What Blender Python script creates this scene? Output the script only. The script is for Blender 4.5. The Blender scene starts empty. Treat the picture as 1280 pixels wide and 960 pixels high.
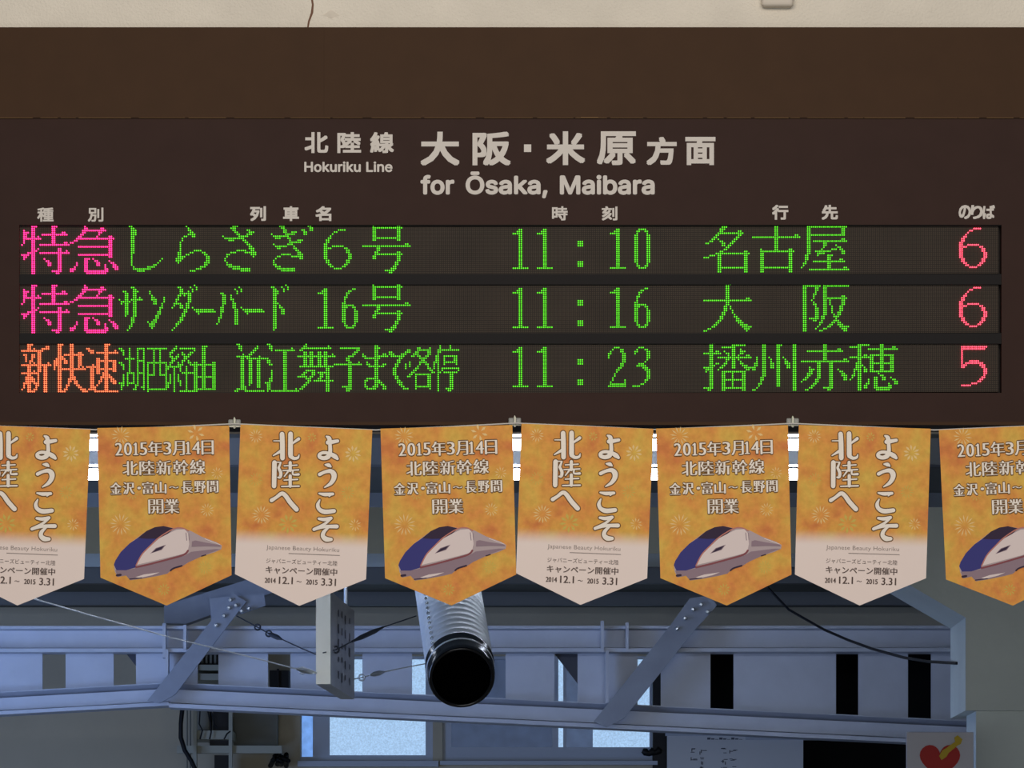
import bpy, bmesh, math, random
from mathutils import Vector, Matrix

# ------------------------------------------------------------------ camera, world, lights, exposure
SC = bpy.context.scene
COL = SC.collection
CAM_H, CAM_D, FPX, HORIZON = 1.6, 9.0, 4950.0, 1190.0     # eye height, distance to the board, focal length and horizon in pixels
cam = bpy.data.cameras.new('camera')
cam.sensor_width = 36.0
cam.lens = FPX / 1280.0 * 36.0
cam.shift_y = (HORIZON - 480.0) / 1280.0
cam.clip_end = 200.0
cam_ob = bpy.data.objects.new('camera', cam)
cam_ob.location = (0.0, -CAM_D, CAM_H)
cam_ob.rotation_euler = (math.pi / 2, 0, 0)
COL.objects.link(cam_ob)
SC.camera = cam_ob
SC.view_settings.view_transform = 'Standard'
SC.view_settings.look = 'None'
SC.view_settings.gamma = 1.0
SC.view_settings.use_curve_mapping = False
SC.view_settings.exposure = 0.0

W = bpy.data.worlds.new('world')
SC.world = W
W.use_nodes = True
W.node_tree.nodes['Background'].inputs[0].default_value = (0.62, 0.76, 1.0, 1)
W.node_tree.nodes['Background'].inputs[1].default_value = 0.08


def area(name, loc, aim, sx, sy, power, col):
    l = bpy.data.lights.new(name, 'AREA')
    l.shape = 'RECTANGLE'; l.size = sx; l.size_y = sy; l.energy = power; l.color = col
    o = bpy.data.objects.new(name, l)
    o.location = loc
    o.rotation_euler = (Vector(aim) - Vector(loc)).to_track_quat('-Z', 'Y').to_euler()
    COL.objects.link(o)
    return o


# warm station lighting over the concourse in front of the board, daylight from the open entrance on the left behind it, and an added fill from behind the camera
area('concourse_lamp_light', (0.0, -4.6, 4.6), (0.0, 0.0, 2.75), 5.0, 1.6, 146.0, (1.0, 0.90, 0.80))
area('entrance_daylight', (-4.0, 4.4, 2.1), (0.2, 7.4, 2.5), 1.6, 2.4, 92.0, (0.34, 0.52, 1.0))
area('front_fill_light', (0.0, -10.5, 1.25), (0.0, 0.0, 1.6), 6.0, 1.8, 168.0, (0.95, 0.98, 1.0))  # added fill to brighten the pillar and background, no seen source


# ------------------------------------------------------------------ helpers
def P(px, py, d):
    """world point seen at photo pixel (px, py) at distance d in front of the eye"""
    return Vector(((px - 640.0) * d / FPX, d - CAM_D, CAM_H + (HORIZON - py) * d / FPX))


def lin(c):
    return tuple(((v / 255.0) / 12.92 if v / 255.0 <= 0.04045 else ((v / 255.0 + 0.055) / 1.055) ** 2.4) for v in c)


def mat(name, rgb, rough=0.6, metal=0.0, spec=0.3, noise=0.0, nscale=20.0, bump=0.0, bscale=60.0, emit=None, estr=0.0):
    m = bpy.data.materials.new(name)
    m.use_nodes = True
    nt = m.node_tree
    b = nt.nodes['Principled BSDF']
    col = lin(rgb) + (1,)
    b.inputs['Base Color'].default_value = col
    b.inputs['Roughness'].default_value = rough
    b.inputs['Metallic'].default_value = metal
    b.inputs['Specular IOR Level'].default_value = spec
    if noise or bump:
        tc = nt.nodes.new('ShaderNodeTexCoord')
    if noise:
        n = nt.nodes.new('ShaderNodeTexNoise')
        n.inputs['Scale'].default_value = nscale
        n.inputs['Detail'].default_value = 5
        nt.links.new(tc.outputs['Object'], n.inputs['Vector'])
        r = nt.nodes.new('ShaderNodeValToRGB')
        r.color_ramp.elements[0].position = 0.3
        r.color_ramp.elements[1].position = 0.7
        r.color_ramp.elements[0].color = tuple(c * (1 - noise) for c in col[:3]) + (1,)
        r.color_ramp.elements[1].color = tuple(min(1, c * (1 + noise)) for c in col[:3]) + (1,)
        nt.links.new(n.outputs['Fac'], r.inputs['Fac'])
        nt.links.new(r.outputs['Color'], b.inputs['Base Color'])
    if bump:
        n2 = nt.nodes.new('ShaderNodeTexNoise')
        n2.inputs['Scale'].default_value = bscale
        n2.inputs['Detail'].default_value = 4
        nt.links.new(tc.outputs['Object'], n2.inputs['Vector'])
        bp = nt.nodes.new('ShaderNodeBump')
        bp.inputs['Strength'].default_value = bump
        bp.inputs['Distance'].default_value = 0.01
        nt.links.new(n2.outputs['Fac'], bp.inputs['Height'])
        nt.links.new(bp.outputs['Normal'], b.inputs['Normal'])
    if emit:
        b.inputs['Emission Color'].default_value = lin(emit) + (1,)
        b.inputs['Emission Strength'].default_value = estr
    return m


class MB:
    """collects shapes and links them as one mesh object; o shifts world points into the parent's frame"""
    def __init__(self, origin=(0, 0, 0)):
        self.v, self.f, self.m, self.s = [], [], [], []
        self.o = Vector(origin)

    def add(self, vs, fs, mi=0, smooth=False):
        k = len(self.v)
        self.v += [Vector(v) - self.o for v in vs]
        for f in fs:
            self.f.append([k + i for i in f]); self.m.append(mi); self.s.append(smooth)

    def box(self, a, b, mi=0):
        x0, y0, z0 = (min(a[i], b[i]) for i in range(3)); x1, y1, z1 = (max(a[i], b[i]) for i in range(3))
        self.add([(x0, y0, z0), (x1, y0, z0), (x1, y1, z0), (x0, y1, z0), (x0, y0, z1), (x1, y0, z1), (x1, y1, z1), (x0, y1, z1)],
                 [(0, 3, 2, 1), (4, 5, 6, 7), (0, 1, 5, 4), (1, 2, 6, 5), (2, 3, 7, 6), (3, 0, 4, 7)], mi)

    def pbox(self, x0, y0, x1, y1, d, depth, mi=0):
        """box whose front covers photo pixels x0..x1, y0..y1 at distance d, depth metres thick"""
        a, b = P(x0, y0, d), P(x1, y1, d)
        self.box(a, (b.x, b.y + depth, b.z), mi)

    def prism(self, pts, depth, mi=0, ax=(0, 1, 0)):
        """polygon of world points extruded by depth along ax"""
        n = len(pts); e = Vector(ax) * depth
        q = [Vector(p) for p in pts]
        self.add(q + [p + e for p in q], [list(range(n)), list(range(2 * n - 1, n - 1, -1))] +
                 [(i, i + n, (i + 1) % n + n, (i + 1) % n) for i in range(n)], mi)

    def pprism(self, pix, d, depth, mi=0):
        self.prism([P(x, y, d) for x, y in pix], depth, mi)

    def tube(self, pts, r, seg=8, mi=0, cap=True):
        pts = [Vector(p) for p in pts]
        rr = r if isinstance(r, (list, tuple)) else [r] * len(pts)
        rings, up = [], Vector((0.13, 0.31, 0.94)).normalized()
        for i, p in enumerate(pts):
            t = (pts[min(i + 1, len(pts) - 1)] - pts[max(i - 1, 0)]).normalized()
            u = t.cross(up)
            if u.length < 1e-3: u = t.cross(Vector((1, 0, 0)))
            u.normalize(); w = t.cross(u)
            rings.append([p + (u * math.cos(a) + w * math.sin(a)) * rr[i] for a in [2 * math.pi * k / seg for k in range(seg)]])
        vs = [v for ring in rings for v in ring]
        fs = []
        for i in range(len(pts) - 1):
            for k in range(seg):
                fs.append((i * seg + k, i * seg + (k + 1) % seg, (i + 1) * seg + (k + 1) % seg, (i + 1) * seg + k))
        self.add(vs, fs, mi, True)
        if cap:
            self.add(rings[0], [list(range(seg))], mi)
            self.add(rings[-1], [list(range(seg - 1, -1, -1))], mi)

    def ring(self, c, R, r, ax=(0, 1, 0), seg=20, mi=0):
        q = Vector((0, 0, 1)).rotation_difference(Vector(ax))
        pts = [Vector(c) + q @ Vector((math.cos(a) * R, math.sin(a) * R, 0)) for a in [2 * math.pi * k / seg for k in range(seg + 1)]]
        self.tube(pts, r, 6, mi, False)

    def build(self, name, mats, parent=None, **props):
        me = bpy.data.meshes.new(name)
        me.from_pydata([tuple(v) for v in self.v], [], self.f)
        for m in (mats if isinstance(mats, (list, tuple)) else [mats]): me.materials.append(m)
        for p, mi, s in zip(me.polygons, self.m, self.s):
            p.material_index = mi; p.use_smooth = s
        me.update()
        o = bpy.data.objects.new(name, me)
        COL.objects.link(o)
        if parent is not None: o.parent = parent
        for k, v in props.items(): o[k] = v
        return o

    def lathe(self, o, ax, prof, seg=48, mi=0):
        """rings of (distance along ax, radius) joined in order"""
        o = Vector(o); ax = Vector(ax).normalized()
        u = ax.cross(Vector((0, 0, 1))).normalized(); w = u.cross(ax)
        vs = [o + ax * a + (u * math.cos(2 * math.pi * k / seg) + w * math.sin(2 * math.pi * k / seg)) * r for a, r in prof for k in range(seg)]
        self.add(vs, [(i * seg + k, i * seg + (k + 1) % seg, (i + 1) * seg + (k + 1) % seg, (i + 1) * seg + k) for i in range(len(prof) - 1) for k in range(seg)], mi, True)


def fix_normals(o):
    bm = bmesh.new(); bm.from_mesh(o.data)
    bmesh.ops.recalc_face_normals(bm, faces=bm.faces)
    bm.to_mesh(o.data); bm.free()
    return o


def bevel(o, w, seg=2):
    m = o.modifiers.new('bevel', 'BEVEL'); m.width = w; m.segments = seg; m.limit_method = 'ANGLE'
    return o


def thing(name, label, cat, loc=(0, 0, 0), group=None):
    o = bpy.data.objects.new(name, None)
    o.empty_display_size = 0.1
    COL.objects.link(o)
    o.location = loc
    o['label'] = label; o['category'] = cat
    if group: o['group'] = group
    return o


def tag(o, label, cat, group=None):
    o['label'] = label; o['category'] = cat
    if group: o['group'] = group
    return o


# ------------------------------------------------------------------ lettering helpers (2D outlines in photo-pixel units, v down)
_cache = {}
LAYER = 2.0e-5                                     # metres between overlapping layers of ink


def glyph2d(body, offset=0.0):
    """filled outline of a piece of text: bounding box scaled to 0..1, v down"""
    key = (body, offset)
    if key in _cache: return _cache[key]
    cu = bpy.data.curves.new('text', 'FONT')
    cu.body = body; cu.size = 1.0; cu.offset = offset; cu.resolution_u = 3
    o = bpy.data.objects.new('text', cu)
    COL.objects.link(o)
    me = bpy.data.meshes.new_from_object(o.evaluated_get(bpy.context.evaluated_depsgraph_get()))
    _cache[key] = r = _norm(me)
    bpy.data.objects.remove(o); bpy.data.curves.remove(cu); bpy.data.meshes.remove(me)
    return r


def _norm(me):
    vs = [(v.co.x, v.co.y) for v in me.vertices]
    x0 = min(v[0] for v in vs); x1 = max(v[0] for v in vs); y0 = min(v[1] for v in vs); y1 = max(v[1] for v in vs)
    return ([((x - x0) / (x1 - x0), (y1 - y) / max(1e-6, y1 - y0)) for x, y in vs], [list(p.vertices) for p in me.polygons])


def outline2d(data):
    """same for outlines kept as 'x,y x,y|x,y ...' loops"""
    if data in _cache: return _cache[data]
    loops = [[tuple(float(c) / 1000.0 for c in p.split(',')) for p in lp.split()] for lp in data.split('|')]
    area2 = lambda l: sum(l[i - 1][0] * l[i][1] - l[i][0] * l[i - 1][1] for i in range(len(l)))
    inside = lambda p, l: sum((l[i - 1][1] > p[1]) != (l[i][1] > p[1]) and p[0] < (l[i][0] - l[i - 1][0]) * (p[1] - l[i - 1][1]) / (l[i][1] - l[i - 1][1]) + l[i - 1][0] for i in range(len(l))) % 2 == 1
    outer = [l for l in loops if not any(o is not l and all(inside(p, o) for p in l) for o in loops)]
    holes = [l for l in loops if l not in outer]
    pieces = []
    for ol in outer:
        cu = bpy.data.curves.new('text', 'CURVE'); cu.dimensions = '2D'; cu.fill_mode = 'FRONT'
        for pts in [ol] + [h for h in holes if inside(h[0], ol)]:
            sp = cu.splines.new('POLY'); sp.points.add(len(pts) - 1)
            for q, (x, y) in zip(sp.points, pts): q.co = (x, y, 0, 1)
            sp.use_cyclic_u = True
        o = bpy.data.objects.new('text', cu); COL.objects.link(o)
        me = bpy.data.meshes.new_from_object(o.evaluated_get(bpy.context.evaluated_depsgraph_get()))
        pieces.append(([(v.co.x, v.co.y) for v in me.vertices], [list(p.vertices) for p in me.polygons]))
        bpy.data.objects.remove(o); bpy.data.curves.remove(cu); bpy.data.meshes.remove(me)
    xs = [v[0] for q in pieces for v in q[0]]; ys = [v[1] for q in pieces for v in q[0]]
    x0, x1, y0, y1 = min(xs), max(xs), min(ys), max(ys)
    _cache[data] = r = [([((x - x0) / (x1 - x0), (y1 - y) / (y1 - y0)) for x, y in vs], fs) for vs, fs in pieces]
    return r


def ring_shifts(r, n=8):
    return [(0, 0)] + [(r * math.cos(2 * math.pi * k / n), r * math.sin(2 * math.pi * k / n)) for k in range(n)]


def square_shifts(r):
    return [(0, 0)] + [(a * r, b * r) for a in (-1, 0, 1) for b in (-1, 0, 1) if a or b]


def flat(mb, g, rect, shifts, place, mi=0):
    """write outline g into rect (u0, v0, u1, v1) once per shift; place(u, v) gives the 3D point"""
    u0, v0, u1, v1 = rect
    for i, (du, dv) in enumerate(shifts):          # each copy a hair in front of the last, so no two faces coincide
        mb.add([Vector(place(u0 + a * (u1 - u0) + du, v0 + b * (v1 - v0) + dv)) - Vector((0, i * LAYER, 0)) for a, b in g[0]], g[1], mi)


def spread(mb, text, x0, x1, v0, v1, shifts, place, mi=0, off=0.0, w=None):
    """characters of a text set one by one, evenly between x0 and x1 (each w wide)"""
    n = len(text)
    w = w or (v1 - v0)
    for i, ch in enumerate(text):
        c = x0 + w / 2 + (x1 - x0 - w) * (i / (n - 1) if n > 1 else 0.5)
        if ch == ' ': continue
        g = glyph2d(ch, off)
        if ch in '・':
            flat(mb, g, (c - w * .12, (v0 + v1) / 2 - w * .12, c + w * .12, (v0 + v1) / 2 + w * .12), shifts, place, mi)
        elif ch in '一ー〜':
            flat(mb, g, (c - w * .45, (v0 + v1) / 2 - w * .09, c + w * .45, (v0 + v1) / 2 + w * .09), shifts, place, mi)
        else:
            flat(mb, g, (c - w / 2, v0, c + w / 2, v1), shifts, place, mi)


def brush(mb, strokes, grow, place, mi=0):
    """brush strokes: lists of (u, v, width); smooth centre line, round ends"""
    for si, st in enumerate(strokes):
        lift = Vector((0, si * 1.2e-5, 0))
        pts = [st[0]] + list(st) + [st[-1]]
        path = []
        for i in range(1, len(pts) - 2):
            p0, p1, p2, p3 = pts[i - 1], pts[i], pts[i + 1], pts[i + 2]
            for k in range(6):
                t = k / 6.0
                path.append(tuple(0.5 * (2 * p1[j] + (p2[j] - p0[j]) * t + (2 * p0[j] - 5 * p1[j] + 4 * p2[j] - p3[j]) * t * t +
                                         (3 * p1[j] - p0[j] - 3 * p2[j] + p3[j]) * t ** 3) for j in range(3)))
        path.append(tuple(st[-1]))
        L, R = [], []
        for i, (x, y, w) in enumerate(path):
            a, b = path[max(i - 1, 0)], path[min(i + 1, len(path) - 1)]
            tx, ty = b[0] - a[0], b[1] - a[1]
            n = math.hypot(tx, ty) or 1.0
            h = w / 2 + grow
            L.append((x - ty / n * h, y + tx / n * h)); R.append((x + ty / n * h, y - tx / n * h))
        for i in range(len(path) - 1):
            mb.add([Vector(place(*q)) - lift for q in (L[i], L[i + 1], R[i + 1], R[i])], [(0, 1, 2, 3)], mi)
        for i in (0, len(path) - 1):
            x, y, w = path[i]; h = w / 2 + grow
            mb.add([Vector(place(x + h * math.cos(a), y + h * math.sin(a))) - lift * 1.0 - Vector((0, 6e-6, 0)) for a in [math.pi * k / 5 for k in range(10)]], [list(range(10))], mi)


# ------------------------------------------------------------------ outlines of the roman lettering and dot patterns of the lit characters (columns lit in each of 24 rows)
ROMAN_LINE = ["60,0 60,509 125,509 125,289 392,289 392,509 457,509 457,0 392,0 392,232 125,232 125,0|724,-8 691,-5 661,3 634,16 610,35 589,58 573,85 561,116 553,150 551,187 553,225 561,260 573,291 589,318 610,341 634,360 661,374 691,382 724,384 758,382 788,374 815,360 840,341 860,318 876,291 888,260 896,225 898,187 896,150 888,116 876,85 860,58 840,35 815,16 788,3 758,-5|724,46 748,49 769,55 787,66 802,80 815,97 824,117 831,139 835,163 836,187 835,212 831,236 824,258 815,278 802,296 787,310 769,321 748,328 724,330 701,328 680,321 662,310 647,296 635,278 625,258 619,236 615,212 613,187 615,163 619,139 625,117 635,97 647,80 662,66 680,55 701,49|985,0 985,509 1046,509 1046,0|1042,137 1042,212 1053,212 1216,379 1292,379 1116,199 1109,199|1226,0 1080,186 1123,229 1304,0|1495,-5 1471,-3 1448,2 1428,11 1410,23 1394,39 1382,59 1373,82 1367,109 1365,139 1365,379 1426,379 1426,144 1429,117 1437,94 1450,75 1467,61 1488,53 1513,50 1530,51 1547,55 1562,62 1575,71 1587,83 1596,97 1603,113 1607,132 1609,153 1609,379 1670,379 1670,0 1611,0 1611,92 1620,92 1607,60 1590,35 1570,17 1547,5 1522,-3|1775,0 1775,379 1834,379 1834,321 1838,321 1847,339 1859,354 1875,367 1894,377 1914,383 1936,385 1941,385 1946,385 1952,384 1958,384 1962,384 1966,384 1966,322 1963,323 1959,324 1953,324 1945,325 1938,326 1930,326 1913,324 1897,321 1882,315 1869,306 1858,296 1849,284 1842,269 1838,254 1836,237 1836,0|2066,443 2054,444 2045,448 2036,455 2029,463 2025,472 2023,483 2025,494 2029,504 2036,512 2045,518 2054,522 2066,524 2077,522 2087,518 2096,512 2103,504 2107,494 2108,483 2107,472 2103,463 2096,455 2087,448 2077,444|2034,0 2034,379 2096,379 2096,0|2201,0 2201,509 2262,509 2262,0|2258,137 2258,212 2269,212 2433,379 2509,379 2333,199 2326,199|2442,0 2296,186 2340,229 2521,0|2712,-5 2687,-3 2665,2 2644,11 2626,23 2611,39 2598,59 2589,82 2584,109 2582,139 2582,379 2643,379 2643,144 2645,117 2653,94 2666,75 2683,61 2704,53 2729,50 2747,51 2763,55 2778,62 2792,71 2803,83 2813,97 2820,113 2824,132 2825,153 2825,379 2886,379 2886,0 2827,0 2827,92 2836,92 2823,60 2806,35 2786,17 2764,5 2739,-3",
    "3187,0 3187,509 3252,509 3252,57 3488,57 3488,0|3604,443 3593,444 3583,448 3574,455 3567,463 3563,472 3561,483 3563,494 3567,504 3574,512 3583,518 3593,522 3604,524 3615,522 3625,518 3634,512 3641,504 3645,494 3646,483 3645,472 3641,463 3634,455 3625,448 3615,444|3573,0 3573,379 3634,379 3634,0|3800,227 3800,0 3739,0 3739,379 3798,379 3799,287 3789,287 3802,319 3819,344 3839,362 3861,374 3886,382 3914,384 3939,383 3961,377 3982,369 4000,356 4015,340 4027,321 4036,298 4042,271 4044,240 4044,0 3983,0 3983,235 3980,263 3972,286 3960,304 3942,318 3921,326 3897,329 3879,328 3863,324 3847,317 3834,308 3822,297 3813,283 3806,266 3802,248|4308,-8 4273,-5 4241,3 4213,16 4189,35 4168,58 4152,85 4140,116 4133,150 4130,187 4133,224 4140,258 4152,290 4168,317 4188,340 4211,359 4238,373 4269,382 4301,384 4322,383 4342,380 4362,374 4381,366 4399,355 4416,341 4430,324 4443,305 4453,282 4461,256 4466,227 4467,194 4467,169 4171,169 4171,221 4434,221 4406,202 4405,226 4401,248 4394,269 4385,286 4373,301 4359,314 4342,323 4323,328 4301,330 4280,328 4260,323 4243,313 4228,301 4215,286 4205,270 4198,251 4194,231 4192,211 4192,178 4194,151 4199,127 4207,106 4218,88 4231,73 4247,61 4266,53 4286,48 4309,46 4323,47 4337,49 4350,53 4362,58 4372,65 4382,73 4390,82 4397,93 4402,105 4461,91 4454,72 4444,55 4431,39 4416,26 4399,14 4379,4 4357,-3 4334,-7"]
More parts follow.
